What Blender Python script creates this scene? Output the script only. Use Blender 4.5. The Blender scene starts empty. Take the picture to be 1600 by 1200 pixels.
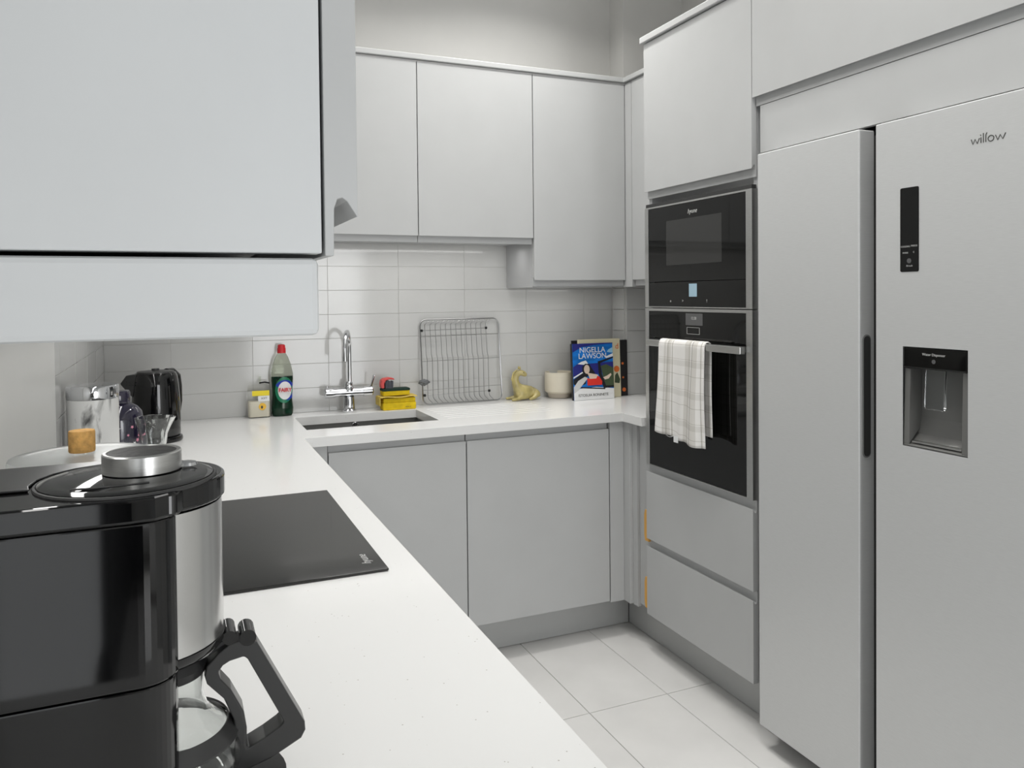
import bpy, bmesh, math, random
from mathutils import Vector, Matrix, Euler
random.seed(7)
S = bpy.context.scene
COL = S.collection
PI = math.pi

# ------------------------------------------------------------------ camera
F_PX, YAW, PITCH, ROLL, CY, EYE = 1223.85, math.radians(23.218), math.radians(-1.1475), math.radians(.5681), 486.37, 1.3708
fwd_h = Vector((math.sin(YAW), math.cos(YAW), 0)); rt = Vector((math.cos(YAW), -math.sin(YAW), 0)); up = Vector((0, 0, 1))
fw = fwd_h*math.cos(PITCH) + up*math.sin(PITCH); u1 = up*math.cos(PITCH) - fwd_h*math.sin(PITCH)
R = rt*math.cos(ROLL) - u1*math.sin(ROLL); U = rt*math.sin(ROLL) + u1*math.cos(ROLL)
cd = bpy.data.cameras.new('camera'); cam = bpy.data.objects.new('camera', cd); COL.objects.link(cam)
cam.matrix_world = Matrix(((R.x, U.x, -fw.x, 0), (R.y, U.y, -fw.y, 0), (R.z, U.z, -fw.z, EYE), (0, 0, 0, 1)))
cd.sensor_fit = 'HORIZONTAL'; cd.sensor_width = 36; cd.lens = F_PX/1600*36; cd.shift_y = -(600-CY)/1600; cd.clip_start = .02
S.camera = cam

# ------------------------------------------------------------------ world, lights, exposure
w = bpy.data.worlds.new('world'); S.world = w; w.use_nodes = True
w.node_tree.nodes['Background'].inputs[0].default_value = (.95, .97, 1, 1); w.node_tree.nodes['Background'].inputs[1].default_value = .6
S.view_settings.view_transform = 'Standard'; S.view_settings.look = 'None'
S.view_settings.exposure = 0.27; S.view_settings.gamma = 1; S.view_settings.use_curve_mapping = False
def area(name, loc, rot, sx, sy, e, col=(1, .985, .96), shape='RECTANGLE'):
    l = bpy.data.lights.new(name, 'AREA'); l.shape = shape; l.size = sx; l.size_y = sy; l.energy = e; l.color = col
    o = bpy.data.objects.new(name, l); COL.objects.link(o); o.location = loc; o.rotation_euler = rot; return o
CEIL = 2.95; LWX = -.26
area('ceiling_fill', (.95, 1.6, CEIL-.03), (0, 0, 0), .8, 2.4, 13).data.spread = math.radians(125)  # broad soft fill added overhead, not a known fixture
area('rear_fill', (1.42, -2.80, 1.15), (math.radians(90), 0, 0), 1.3, 1.9, 41, (.97, .985, 1))  # fill added behind the camera to brighten faces turned towards it
area('side_fill', (LWX+.03, -.62, 1.05), (0, math.radians(-90), 0), 1.5, 1.5, 5, (.95, .98, 1))  # weak fill added from the left for the tower and fridge fronts
for x, y, e_ in ((1.38, 2.60, 5.5), (.72, 2.45, 2.5), (1.15, 1.2, 3)):
    area('ceiling_downlight', (x, y, CEIL-.04), (0, 0, 0), .09, .09, e_, (1, .985, .95), 'DISK').data.spread = math.radians(140)
area('under_cabinet_fill', (.86, 3.10, 1.578), (math.radians(4), 0, 0), .95, .04, .8)  # this and the next two: added fills brightening tiles and worktop, no known lamps
area('under_cabinet_fill', (1.60, 3.10, 1.392), (math.radians(4), 0, 0), .40, .04, .25)
area('under_cabinet_fill', (-.12, 1.60, 1.343), (0, 0, 0), .02, 2.2, 1.3)

# ------------------------------------------------------------------ materials
def lin(c): return tuple(((v/255)/12.92 if v/255 <= .04045 else ((v/255+.055)/1.055)**2.4) for v in c)
def mat(name, rgb, rough=.5, metal=0, spec=.5, coat=0, var=0, vscale=8, stretch=(1, 1, 1), bump=0, bscale=200, trans=0, ior=1.45, emit=None, es=1):
    m = bpy.data.materials.new(name); m.use_nodes = True; nt = m.node_tree; b = nt.nodes['Principled BSDF']
    c = lin(rgb); b.inputs['Base Color'].default_value = (*c, 1)
    b.inputs['Roughness'].default_value = rough; b.inputs['Metallic'].default_value = metal
    b.inputs['Specular IOR Level'].default_value = spec; b.inputs['Coat Weight'].default_value = coat; b.inputs['Coat Roughness'].default_value = .05
    b.inputs['Transmission Weight'].default_value = trans; b.inputs['IOR'].default_value = ior
    if emit: b.inputs['Emission Color'].default_value = (*lin(emit), 1); b.inputs['Emission Strength'].default_value = es
    tc = nt.nodes.new('ShaderNodeTexCoord'); mp = nt.nodes.new('ShaderNodeMapping'); mp.inputs['Scale'].default_value = stretch
    nt.links.new(tc.outputs['Object'], mp.inputs[0])
    n = nt.nodes.new('ShaderNodeTexNoise'); n.inputs['Scale'].default_value = vscale; n.inputs['Detail'].default_value = 5
    nt.links.new(mp.outputs[0], n.inputs['Vector'])
    r = nt.nodes.new('ShaderNodeValToRGB'); v = var if var else .015
    r.color_ramp.elements[0].position = .3; r.color_ramp.elements[1].position = .7
    r.color_ramp.elements[0].color = (*[x*(1-v) for x in c], 1); r.color_ramp.elements[1].color = (*[min(1, x*(1+v)) for x in c], 1)
    nt.links.new(n.outputs['Fac'], r.inputs[0]); nt.links.new(r.outputs[0], b.inputs['Base Color'])
    if bump:
        n2 = nt.nodes.new('ShaderNodeTexNoise'); n2.inputs['Scale'].default_value = bscale; nt.links.new(mp.outputs[0], n2.inputs['Vector'])
        bp = nt.nodes.new('ShaderNodeBump'); bp.inputs['Strength'].default_value = bump; bp.inputs['Distance'].default_value = .002
        nt.links.new(n2.outputs['Fac'], bp.inputs['Height']); nt.links.new(bp.outputs[0], b.inputs['Normal'])
    return m
M = {}
M['door'] = mat('grey_satin_cabinet_paint', (186, 187, 187), .38, spec=.4, bump=.03, bscale=90)
M['carcass'] = mat('grey_carcass_board', (182, 183, 184), .5, spec=.3)
M['panel'] = mat('pale_grey_end_panel', (206, 208, 209), .45, spec=.35)
M['plinth'] = mat('grey_plinth_board', (186, 187, 186), .5, spec=.3)
M['shadow'] = mat('dark_gap_lining', (60, 60, 60), .8)
M['wall'] = mat('off_white_wall_paint', (222, 221, 218), .85, spec=.2, bump=.05, bscale=300)
M['grout'] = mat('grey_grout', (214, 213, 210), .9)
M['tile'] = mat('glossy_light_grey_tile', (204, 204, 202), .1, spec=.6, var=.03, vscale=5, bump=.05, bscale=6)
M['splash'] = mat('pale_satin_splashback', (206, 206, 203), .35, spec=.35)
M['floor'] = mat('pale_porcelain_floor_tile', (216, 215, 213), .22, spec=.45, var=.05, vscale=4)
M['floorgrout'] = mat('dark_floor_grout', (120, 118, 114), .9)
M['ceil'] = mat('white_ceiling_paint', (235, 235, 233), .9)
M['steel'] = mat('brushed_steel', (190, 190, 188), .3, metal=1, var=.06, vscale=60, stretch=(1, 1, 12))
M['sleeve'] = mat('satin_steel_sleeve', (206, 206, 205), .2, metal=1, var=.01)
M['recess'] = mat('mid_grey_moulded_plastic', (108, 108, 106), .3)
M['steel_dark'] = mat('steel_sink_basin', (140, 140, 138), .35, metal=.55, var=.05, vscale=30)
M['chrome'] = mat('polished_chrome', (215, 216, 218), .07, metal=1)
M['wire'] = mat('chromed_wire', (168, 168, 168), .28, metal=1)
M['fridge'] = mat('brushed_silver_door', (208, 209, 209), .38, metal=.3, spec=.5, var=.03, vscale=40, stretch=(1, 1, 20))
M['fridge_side'] = mat('grey_appliance_side', (128, 129, 128), .45, metal=.2)
M['gap'] = mat('charcoal_seal', (52, 52, 52), .6)
M['bglass'] = mat('black_oven_glass', (14, 14, 13), .05, spec=.4)
M['window_glass'] = mat('smoked_oven_window', (50, 50, 49), .06, spec=.5)
M['hob'] = mat('dark_ceramic_hob_glass', (34, 34, 33), .08, spec=.6)
M['lcd'] = mat('pale_blue_display', (120, 140, 150), .3, emit=(150, 180, 195), es=.35)
M['lcd2'] = mat('grey_display', (70, 70, 70), .3, emit=(110, 110, 110), es=.18)
M['print'] = mat('pale_printed_marking', (190, 190, 188), .5)
M['print_dark'] = mat('dark_printed_marking', (66, 66, 62), .5)
M['added_door'] = mat('added_dark_door_paint', (22, 22, 24), .5)  # dark colour of the added doors, there for black reflections
M['blackgloss'] = mat('black_gloss_plastic', (8, 8, 9), .05, spec=.55, coat=.2)
M['blacksatin'] = mat('black_satin_plastic', (30, 30, 31), .3, spec=.5)
M['blackmatt'] = mat('black_matt_plastic', (26, 26, 26), .5)
M['knobtop'] = mat('dark_ribbed_knob', (44, 44, 42), .5, bump=.4, bscale=150)
M['smoke'] = mat('dark_grey_handle_plastic', (52, 52, 52), .28)
def glass(name, rgb, rough=0.0, ior=1.45):
    m = bpy.data.materials.new(name); m.use_nodes = True; b = m.node_tree.nodes['Principled BSDF']
    b.inputs['Base Color'].default_value = (*lin(rgb), 1); b.inputs['Transmission Weight'].default_value = 1
    b.inputs['Roughness'].default_value = rough; b.inputs['IOR'].default_value = ior; return m
M['glass'] = glass('clear_glass', (246, 248, 247))
M['glass_paddle'] = glass('clear_moulded_plastic', (225, 228, 228), .1)
M['glass_bottle'] = glass('pale_green_clear_plastic', (240, 244, 232), .08, 1.12)
M['glass_soap'] = glass('clear_plastic', (248, 248, 246), .03, 1.1)
M['frost'] = glass('frosted_glass', (244, 246, 245), .35, 1.3)
M['liquid'] = mat('dark_green_washing_liquid', (14, 52, 38), .12, spec=.5)
M['label_green'] = mat('green_label_print', (18, 120, 84), .35)
M['label_blue'] = mat('blue_label_print', (34, 60, 170), .35)
M['label_white'] = mat('white_label_print', (235, 236, 236), .4)
M['red'] = mat('red_plastic', (205, 36, 44), .35)
M['redbrush'] = mat('coral_red_plastic', (214, 74, 70), .4)
M['bristle'] = mat('grey_bristle', (104, 106, 114), .8, bump=.8, bscale=500)
M['sponge'] = mat('yellow_cellulose_sponge', (228, 196, 30), .9, var=.1, vscale=60, bump=.6, bscale=400)
M['sponge_cloth'] = mat('mustard_sponge_cloth', (216, 190, 96), .9, var=.08, vscale=60, bump=.4, bscale=400)
M['scourer'] = mat('dark_green_scourer', (34, 56, 46), .95, var=.2, vscale=300, bump=.8, bscale=600)
M['soap'] = mat('cream_liquid_soap', (240, 234, 216), .3)
M['yellow'] = mat('yellow_label', (238, 216, 30), .4)
M['flower'] = mat('orange_yellow_flower_print', (240, 190, 60), .4)
M['cork'] = mat('cork', (212, 164, 96), .85, var=.22, vscale=120, bump=.5, bscale=250)
M['cream'] = mat('cream_stoneware', (226, 218, 200), .45, var=.04, vscale=12)
M['clay'] = mat('raw_clay_base', (196, 186, 172), .8)
M['horse'] = mat('mottled_yellow_green_glaze', (184, 170, 112), .25, spec=.6, coat=.3, var=.3, vscale=28)
M['horsepale'] = mat('pale_glazed_clay', (206, 196, 170), .4)
M['wood'] = mat('orange_varnished_wood', (222, 168, 84), .5, var=.1, vscale=20, stretch=(1, 1, .1))
M['paper'] = mat('paper_page_block', (226, 222, 208), .8, var=.05, vscale=300, stretch=(1, 1, .02))
M['blackcover'] = mat('black_book_cover', (40, 38, 40), .4)
M['creamcover'] = mat('cream_book_cover', (228, 220, 188), .4)
M['orange'] = mat('orange_print', (232, 120, 56), .5)
M['greencov'] = mat('dark_green_print', (70, 84, 60), .5)
M['skin'] = mat('pale_peach_print', (226, 204, 186), .5)
M['skin2'] = mat('grey_white_print', (206, 206, 204), .5)
M['hair'] = mat('black_hair_print', (28, 28, 34), .5)
M['redprint'] = mat('red_print', (222, 54, 44), .5)
M['navy'] = mat('navy_blue_print', (40, 44, 128), .5)
M['sky'] = mat('bright_blue_print', (24, 118, 206), .35, var=.35, vscale=14, stretch=(1, 1, 3))
M['pale_blue'] = mat('pale_blue_print', (150, 196, 222), .5)
M['pink'] = mat('pink_blossom_print', (226, 150, 170), .5)
M['purple'] = mat('dark_purple_glazed_glass', (32, 28, 50), .08, spec=.7, coat=.5)
M['purple_clear'] = mat('smoky_dark_glass', (42, 38, 58), .06, spec=.7, coat=.5)
M['scour_steel'] = mat('grey_wire_wool', (120, 122, 124), .5, metal=.6, bump=1, bscale=300)

def quartz():
    m = mat('white_speckled_quartz', (234, 234, 233), .16, spec=.5); nt = m.node_tree; b = nt.nodes['Principled BSDF']
    tc = nt.nodes['Texture Coordinate']; v = nt.nodes.new('ShaderNodeTexVoronoi'); v.inputs['Scale'].default_value = 90
    nt.links.new(tc.outputs['Object'], v.inputs['Vector'])
    r = nt.nodes.new('ShaderNodeValToRGB'); r.color_ramp.elements[0].position = .06; r.color_ramp.elements[1].position = .11
    r.color_ramp.elements[0].color = (*lin((176, 172, 166)), 1); r.color_ramp.elements[1].color = (*lin((228, 228, 227)), 1)
    n = nt.nodes.new('ShaderNodeTexNoise'); n.inputs['Scale'].default_value = 35; nt.links.new(tc.outputs['Object'], n.inputs['Vector'])
    mr = nt.nodes.new('ShaderNodeMapRange'); mr.inputs[1].default_value = .45; mr.inputs[2].default_value = .6; mr.inputs[3].default_value = .12; mr.inputs[4].default_value = 0
    nt.links.new(n.outputs['Fac'], mr.inputs[0])
    ad = nt.nodes.new('ShaderNodeMath'); nt.links.new(v.outputs['Distance'], ad.inputs[0]); nt.links.new(mr.outputs[0], ad.inputs[1])
    nt.links.new(ad.outputs[0], r.inputs[0]); nt.links.new(r.outputs[0], b.inputs['Base Color']); return m
M['quartz'] = quartz()
def marble():
    m = mat('white_marble_print', (232, 232, 230), .25, spec=.5); nt = m.node_tree; b = nt.nodes['Principled BSDF']
    tc = nt.nodes['Texture Coordinate']
    mp = nt.nodes.new('ShaderNodeMapping'); mp.inputs['Rotation'].default_value = (0, -.75, 0); mp.inputs['Scale'].default_value = (1.3, 1, .35)
    nt.links.new(tc.outputs['Object'], mp.inputs[0])
    n = nt.nodes.new('ShaderNodeTexNoise'); n.inputs['Scale'].default_value = 13; n.inputs['Detail'].default_value = 6; n.inputs['Distortion'].default_value = 1.2
    nt.links.new(mp.outputs[0], n.inputs['Vector'])
    r = nt.nodes.new('ShaderNodeValToRGB'); e = r.color_ramp.elements
    e[0].position = .37; e[0].color = (*lin((92, 92, 92)), 1); e[1].position = .455; e[1].color = (*lin((226, 226, 224)), 1)
    x = e.new(.42); x.color = (*lin((186, 186, 184)), 1)
    nt.links.new(n.outputs['Fac'], r.inputs[0]); nt.links.new(r.outputs[0], b.inputs['Base Color']); return m
M['marble'] = marble()
def towel_mat():
    m = bpy.data.materials.new('plaid_cotton_cloth'); m.use_nodes = True; nt = m.node_tree; b = nt.nodes['Principled BSDF']
    b.inputs['Roughness'].default_value = .95; b.inputs['Specular IOR Level'].default_value = .1
    uv = nt.nodes.new('ShaderNodeUVMap'); uv.uv_map = 'uv'; sp = nt.nodes.new('ShaderNodeSeparateXYZ'); nt.links.new(uv.outputs[0], sp.inputs[0])
    def ramp(src, stops, rep):
        f = nt.nodes.new('ShaderNodeMath'); f.operation = 'MULTIPLY'; f.inputs[1].default_value = rep; nt.links.new(src, f.inputs[0])
        g = nt.nodes.new('ShaderNodeMath'); g.operation = 'FRACT'; nt.links.new(f.outputs[0], g.inputs[0])
        r = nt.nodes.new('ShaderNodeValToRGB'); r.color_ramp.interpolation = 'CONSTANT'; e = r.color_ramp.elements
        e[0].position = 0; e[0].color = (*stops[0][1], 1); e[1].position = stops[1][0]; e[1].color = (*stops[1][1], 1)
        for p, c in stops[2:]: x = e.new(p); x.color = (*c, 1)
        nt.links.new(g.outputs[0], r.inputs[0]); return r
    W = (1, 1, 1); G = (.66, .65, .62); D = (.45, .44, .42); L = (.8, .79, .77)
    a = ramp(sp.outputs[0], [(0, W), (.13, L), (.18, W), (.20, G), (.25, L), (.29, W), (.31, G), (.33, W), (.60, L), (.68, G), (.72, W), (.75, D), (.765, L), (.86, W), (.93, G), (.95, W)], 1)
    c = ramp(sp.outputs[1], [(0, W), (.2, G), (.215, W), (.5, (.88, .88, .87)), (.68, W), (.72, G), (.732, W)], 6.5)
    mx = nt.nodes.new('ShaderNodeMix'); mx.data_type = 'RGBA'; mx.blend_type = 'MULTIPLY'; mx.inputs[0].default_value = 1
    nt.links.new(a.outputs[0], mx.inputs[6]); nt.links.new(c.outputs[0], mx.inputs[7])
    m2 = nt.nodes.new('ShaderNodeMix'); m2.data_type = 'RGBA'; m2.blend_type = 'MULTIPLY'; m2.inputs[0].default_value = 1; m2.inputs[7].default_value = (*lin((236, 234, 231)), 1)
    nt.links.new(mx.outputs[2], m2.inputs[6]); nt.links.new(m2.outputs[2], b.inputs['Base Color'])
    n = nt.nodes.new('ShaderNodeTexNoise'); n.inputs['Scale'].default_value = 900; bp = nt.nodes.new('ShaderNodeBump'); bp.inputs['Strength'].default_value = .3; bp.inputs['Distance'].default_value = .001
    nt.links.new(n.outputs['Fac'], bp.inputs['Height']); nt.links.new(bp.outputs[0], b.inputs['Normal']); return m
M['towel'] = towel_mat()

# ------------------------------------------------------------------ helpers
def obj(name, bm, m, parent=None, smooth=False, bevel=0, seg=2, loc=None):
    me = bpy.data.meshes.new(name); bmesh.ops.recalc_face_normals(bm, faces=bm.faces); bm.to_mesh(me); bm.free()
    me.materials.append(M[m] if isinstance(m, str) else m)
    o = bpy.data.objects.new(name, me); COL.objects.link(o)
    if loc is not None:
        me.transform(Matrix.Translation(-Vector(loc))); o.location = loc
    if parent:
        o.parent = parent; o.matrix_parent_inverse = parent_inv(parent)
    if smooth:
        for p in me.polygons: p.use_smooth = True
        md = o.modifiers.new('e', 'EDGE_SPLIT'); md.split_angle = math.radians(38)
    if bevel:
        b = o.modifiers.new('b', 'BEVEL'); b.width = bevel; b.segments = seg; b.limit_method = 'ANGLE'; b.angle_limit = math.radians(40); b.harden_normals = False
    return o
def world_of(o):
    m = Matrix.Translation(o.location) @ o.rotation_euler.to_matrix().to_4x4()
    return world_of(o.parent) @ o.matrix_parent_inverse @ m if o.parent else m
def parent_inv(p): return world_of(p).inverted()
def thing(name, label, cat, loc=(0, 0, 0), group=None):
    o = bpy.data.objects.new(name, None); COL.objects.link(o); o.location = loc; o.empty_display_size = .05
    o['label'] = label; o['category'] = cat
    if group: o['group'] = group
    return o
def tag(o, label, cat, group=None):
    o['label'] = label; o['category'] = cat
    if group: o['group'] = group
    return o
def BM(): return bmesh.new()
def box(bm, x0, x1, y0, y1, z0, z1):
    v = [bm.verts.new((x, y, z)) for x in (x0, x1) for y in (y0, y1) for z in (z0, z1)]
    for f in ((0, 1, 3, 2), (4, 6, 7, 5), (0, 4, 5, 1), (2, 3, 7, 6), (0, 2, 6, 4), (1, 5, 7, 3)): bm.faces.new([v[i] for i in f])
    return bm
def B(*a): return box(BM(), *a)
def prism(bm, pts, a0, a1, axis):      # pts 2-D, axis: the extruded one; (u,v) are the other two in xyz order
    def P(u, v, a): return {'x': (a, u, v), 'y': (u, a, v), 'z': (u, v, a)}[axis]
    A = [bm.verts.new(P(u, v, a0)) for u, v in pts]; C = [bm.verts.new(P(u, v, a1)) for u, v in pts]; n = len(pts)
    bm.faces.new(A); bm.faces.new(C[::-1])
    for i in range(n): bm.faces.new((A[i], A[(i+1) % n], C[(i+1) % n], C[i]))
    return bm
def lathe(bm, prof, c=(0, 0, 0), n=40, sy=1.0, a0=0, a1=2*PI):
    full = abs(a1-a0-2*PI) < 1e-6; rings = []; k = n if full else n+1
    for r, z in prof:
        if r < 1e-6: rings.append([bm.verts.new((c[0], c[1], c[2]+z))])
        else: rings.append([bm.verts.new((c[0]+r*math.cos(a0+(a1-a0)*i/n), c[1]+r*sy*math.sin(a0+(a1-a0)*i/n), c[2]+z)) for i in range(k)])
    for A, C in zip(rings, rings[1:]):
        for i in range(n):
            j = (i+1) % k
            if len(A) == 1 and len(C) == 1: continue
            if len(A) == 1: bm.faces.new((A[0], C[i], C[j]))
            elif len(C) == 1: bm.faces.new((A[i], A[j], C[0]))
            else: bm.faces.new((A[i], A[j], C[j], C[i]))
    return bm
def tube(bm, pts, r, n=8, closed=False, cap=True):
    pts = [Vector(p) for p in pts]; rings = []; N = len(pts); ref = None
    for i, p in enumerate(pts):
        if closed: t = pts[(i+1) % N] - pts[i-1]
        else: t = pts[min(i+1, N-1)] - pts[max(i-1, 0)]
        t.normalize()
        if ref is None: ref = t.orthogonal().normalized()
        a = ref - t*ref.dot(t); a.normalize(); ref = a; b = t.cross(a); rr = r[i] if isinstance(r, (list, tuple)) else r
        rings.append([bm.verts.new(p + a*rr*math.cos(2*PI*k/n) + b*rr*math.sin(2*PI*k/n)) for k in range(n)])
    pr = list(zip(rings, rings[1:])) + ([(rings[-1], rings[0])] if closed else [])
    for A, C in pr:
        for k in range(n): bm.faces.new((A[k], A[(k+1) % n], C[(k+1) % n], C[k]))
    if cap and not closed: bm.faces.new(rings[0][::-1]); bm.faces.new(rings[-1])
    return bm
def arc(cx, cy, r, a0, a1, n): return [(cx+r*math.cos(math.radians(a0+(a1-a0)*i/n)), cy+r*math.sin(math.radians(a0+(a1-a0)*i/n))) for i in range(n+1)]
def rrect(x0, x1, y0, y1, r, n=6):
    return arc(x1-r, y1-r, r, 0, 90, n)+arc(x0+r, y1-r, r, 90, 180, n)+arc(x0+r, y0+r, r, 180, 270, n)+arc(x1-r, y0+r, r, 270, 360, n)
def cells(bm, us, vs, rng, P):         # grid of cells; rng(i,j) -> (w0,w1) or None; P(u,v,w) -> xyz ; closed skin
    cache = {}
    def V(u, v, w_):
        k = (round(u, 6), round(v, 6), round(w_, 6))
        if k not in cache: cache[k] = bm.verts.new(P(u, v, w_))
        return cache[k]
    def F(*v):
        if len(set(v)) == 4:
            try: bm.faces.new(v)
            except ValueError: pass
    nu, nv = len(us)-1, len(vs)-1
    g = lambda i, j: rng(i, j) if 0 <= i < nu and 0 <= j < nv else None
    for i in range(nu):
        for j in range(nv):
            c = g(i, j)
            if not c: continue
            u0, u1_, v0, v1 = us[i], us[i+1], vs[j], vs[j+1]
            F(V(u0, v0, c[0]), V(u0, v1, c[0]), V(u1_, v1, c[0]), V(u1_, v0, c[0])); F(V(u0, v0, c[1]), V(u1_, v0, c[1]), V(u1_, v1, c[1]), V(u0, v1, c[1]))
            for (a, b, d) in (((u0, v0), (u0, v1), g(i-1, j)), ((u1_, v0), (u1_, v1), g(i+1, j)), ((u0, v0), (u1_, v0), g(i, j-1)), ((u0, v1), (u1_, v1), g(i, j+1))):
                if d is None: F(V(*a, c[0]), V(*b, c[0]), V(*b, c[1]), V(*a, c[1]))
                elif d[1] < c[1]: F(V(*a, d[1]), V(*b, d[1]), V(*b, c[1]), V(*a, c[1]))
    return bm
def text(name, s, size, loc, rot, m, parent, ext=.0004, ax='CENTER', sx=1.0, shear=0, off=0):
    cu = bpy.data.curves.new(name, 'FONT'); cu.body = s; cu.size = size; cu.extrude = ext; cu.align_x = ax; cu.align_y = 'CENTER'; cu.shear = shear; cu.offset = off
    t = bpy.data.objects.new(name, cu); me = bpy.data.meshes.new_from_object(t); bpy.data.objects.remove(t)
    me.name = name; me.materials.clear(); me.materials.append(M[m]); o = bpy.data.objects.new(name, me); COL.objects.link(o)
    me.transform(Matrix.Translation(loc) @ Euler(rot).to_matrix().to_4x4() @ Matrix.Diagonal((sx, 1, 1, 1)))
    o.parent = parent; o.matrix_parent_inverse = parent_inv(parent); return o
LEFTFACE = (PI/2, 0, -PI/2)            # text on a surface that faces -X
FRONTFACE = (PI/2, 0, 0)               # text on a surface that faces -Y
T = .021
# J-profile door: closed section in (out, z); out = 0 back .. T front ; hand grip at bottom or top
def jsec(z0, z1, grip):
    if grip == 'bottom':
        return [(0, z0), (.0055, z0), (.006, z0+.030), (.008, z0+.036), (.011, z0+.037), (.014, z0+.035), (.0205, z0+.025), (T, z0+.026), (T, z1), (0, z1)]
    return [(0, z0), (T, z0), (T, z1-.027), (.0205, z1-.026), (.014, z1-.036), (.011, z1-.038), (.008, z1-.037), (.006, z1-.031), (.0055, z1), (0, z1)]
def jdoor(parent, a0, a1, z0, z1, plane, face, grip, name='door', m='door'):
    """plane = coordinate of the front face. face '-x','-y','+x'."""
    sec = jsec(z0, z1, grip); bm = BM()
    if face == '-y': prism(bm, [(plane+T-o, z) for o, z in sec], a0, a1, 'x')
    elif face == '-x': prism(bm, [(plane+T-o, z) for o, z in sec], a0, a1, 'y')
    else: prism(bm, [(plane-T+o, z) for o, z in sec], a0, a1, 'y')
    return obj(name, bm, m, parent, bevel=.0012)
# prism with axis x uses (y,z) pairs; axis y uses (x,z) pairs -> both are (plane coord, z)

# ------------------------------------------------------------------ setting
WT = .90; LW = -.26; BW = 3.29; RWX = 2.26; REAR = -2.9
def struct(name, bm, m, **k):
    o = obj(name, bm, m, **k); o['kind'] = 'structure'; return o
fl = struct('floor', B(LW-.1, RWX+.1, REAR-.1, BW+.1, -.06, -.004), 'floorgrout')
wb = struct('wall_back', B(LW-.1, RWX+.1, BW+.0, BW+.12, -.004, CEIL), 'wall')
obj('grout_bed', B(LW+.0015, 1.934, BW-.0075, BW-.0002, WT, 1.70), 'grout', wb)
wl = struct('wall_left', B(LW-.12, LW-.0, REAR, BW, -.004, CEIL), 'wall')
obj('grout_bed', B(LW+.0002, LW+.0075, 2.001, BW-.008, WT, 1.70), 'grout', wl)
wr = struct('wall_right', B(RWX, RWX+.12, REAR, BW, -.004, CEIL), 'wall')
wre = struct('wall_rear', B(LW-.1, RWX+.1, REAR-.12, REAR, -.004, CEIL), 'wall')
struct('ceiling', B(LW-.1, RWX+.1, REAR-.1, BW+.1, CEIL, CEIL+.08), 'ceil')
bx = struct('trim_1', B(1.935, RWX, 3.165, BW, -.004, CEIL), 'wall')      # boxed-in pipe chase in the far right corner
bx['label'] = 'boxed-in column of white plaster in the far right corner'
# behind the camera, unseen: doors and windows added for reflections and fill light
struct('added_door_2', B(LW+.002, LW+.04, -2.85, -1.55, .0, 2.2), 'added_door')  # unseen, added to darken the coffee maker's reflection
wn2 = struct('added_window_2', B(LW+.001, LW+.02, -1.45, .2, .25, 2.05), 'panel')  # unseen, added as backing for the side fill
dw = struct('added_door_1', B(LW+.02, .62, REAR+.002, REAR+.04, .0, 2.1), 'added_door')  # unseen, added so the glossy coffee maker mirrors something black
obj('added_door_handle', tube(BM(), [(.54, REAR+.041, 1.0), (.54, REAR+.09, 1.0), (.44, REAR+.09, 1.0)], .009, 10), 'chrome', dw)
wn = struct('added_window_1', B(.72, 2.12, REAR+.002, REAR+.03, .15, 2.15), 'panel')  # unseen, added behind the rear fill
obj('added_window_pane', B(.77, 2.07, REAR+.031, REAR+.034, .2, 2.1), 'blackgloss', wn)
# floor tiles
def shared(name, me, m, parent, loc, rot=(0, 0, 0)):
    o = bpy.data.objects.new(name, me); COL.objects.link(o); o.location = loc; o.rotation_euler = rot
    o.parent = parent; o.matrix_parent_inverse = parent_inv(parent); return o
def tilemesh(name, sx, sy, sz, bev, m):
    bm = B(-sx/2, sx/2, -sy/2, sy/2, -sz, 0)
    bmesh.ops.bevel(bm, geom=[e for e in bm.edges if all(v.co.z > -1e-6 for v in e.verts)], offset=bev, segments=1, affect='EDGES')
    bmesh.ops.recalc_face_normals(bm, faces=bm.faces)
    me = bpy.data.meshes.new(name); bm.to_mesh(me); bm.free(); me.materials.append(M[m]); return me
tm = tilemesh('floor_tile', .3005, .5995, .0035, .0008, 'floor')
FX, FY = 1.2234-.3024*5, 2.24
for i in range(8):
    for j in range(-8, 2):
        x = FX+.3024*(i+.5); y = FY+.602*(j+.5)
        if x > RWX-.1 or y > BW or y < REAR+.2: continue
        shared('tile', tm, 'floor', fl, (x, y, 0))
# wall tiles 300 x 100, stacked
wt_m = tilemesh('wall_tile', .2988, .0988, .008, .0005, 'tile')
TX0 = -.022
def jit(): return (random.uniform(-.003, .003), random.uniform(-.002, .002))
for k in range(8):
    for i in range(-1, 7):
        x0, x1 = TX0+.3*i, TX0+.3*(i+1); me = wt_m
        if x0 < LW+.008: x0 = LW+.009
        if x1 > 1.935: x1 = 1.930
        if x1-x0 < .02: continue
        if abs(x1-x0-.3) > 1e-4: me = tilemesh('wall_tile_cut', x1-x0-.0012, .0988, .008, .0005, 'tile')
        a, b = jit(); shared('tile', me, 'tile', wb, ((x0+x1)/2, BW-.0095, WT+.05+.1*k), (PI/2+a, 0, b))
LT = LW+.0095
for k in range(8):
    for j in range(-6, 4):
        y0, y1 = 2.09+.3*j, 2.39+.3*j
        if y1 > BW-.012: y1 = BW-.012
        if y0 >= 1.15 and y1 <= 2.02: continue
        me = wt_m
        if y0 < 2.0 < y1: y0 = 2.002
        if abs(y1-y0-.3) > 1e-4: me = tilemesh('wall_tile_cut', y1-y0-.0012, .0988, .008, .0005, 'tile')
        a, b = jit(); shared('tile', me, 'tile', wl, (LT, (y0+y1)/2, WT+.05+.1*k), (PI/2+a, 0, PI/2+b))
ct = tilemesh('wall_tile_cut', .2985, .0988, .006, .0005, 'tile')
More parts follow.
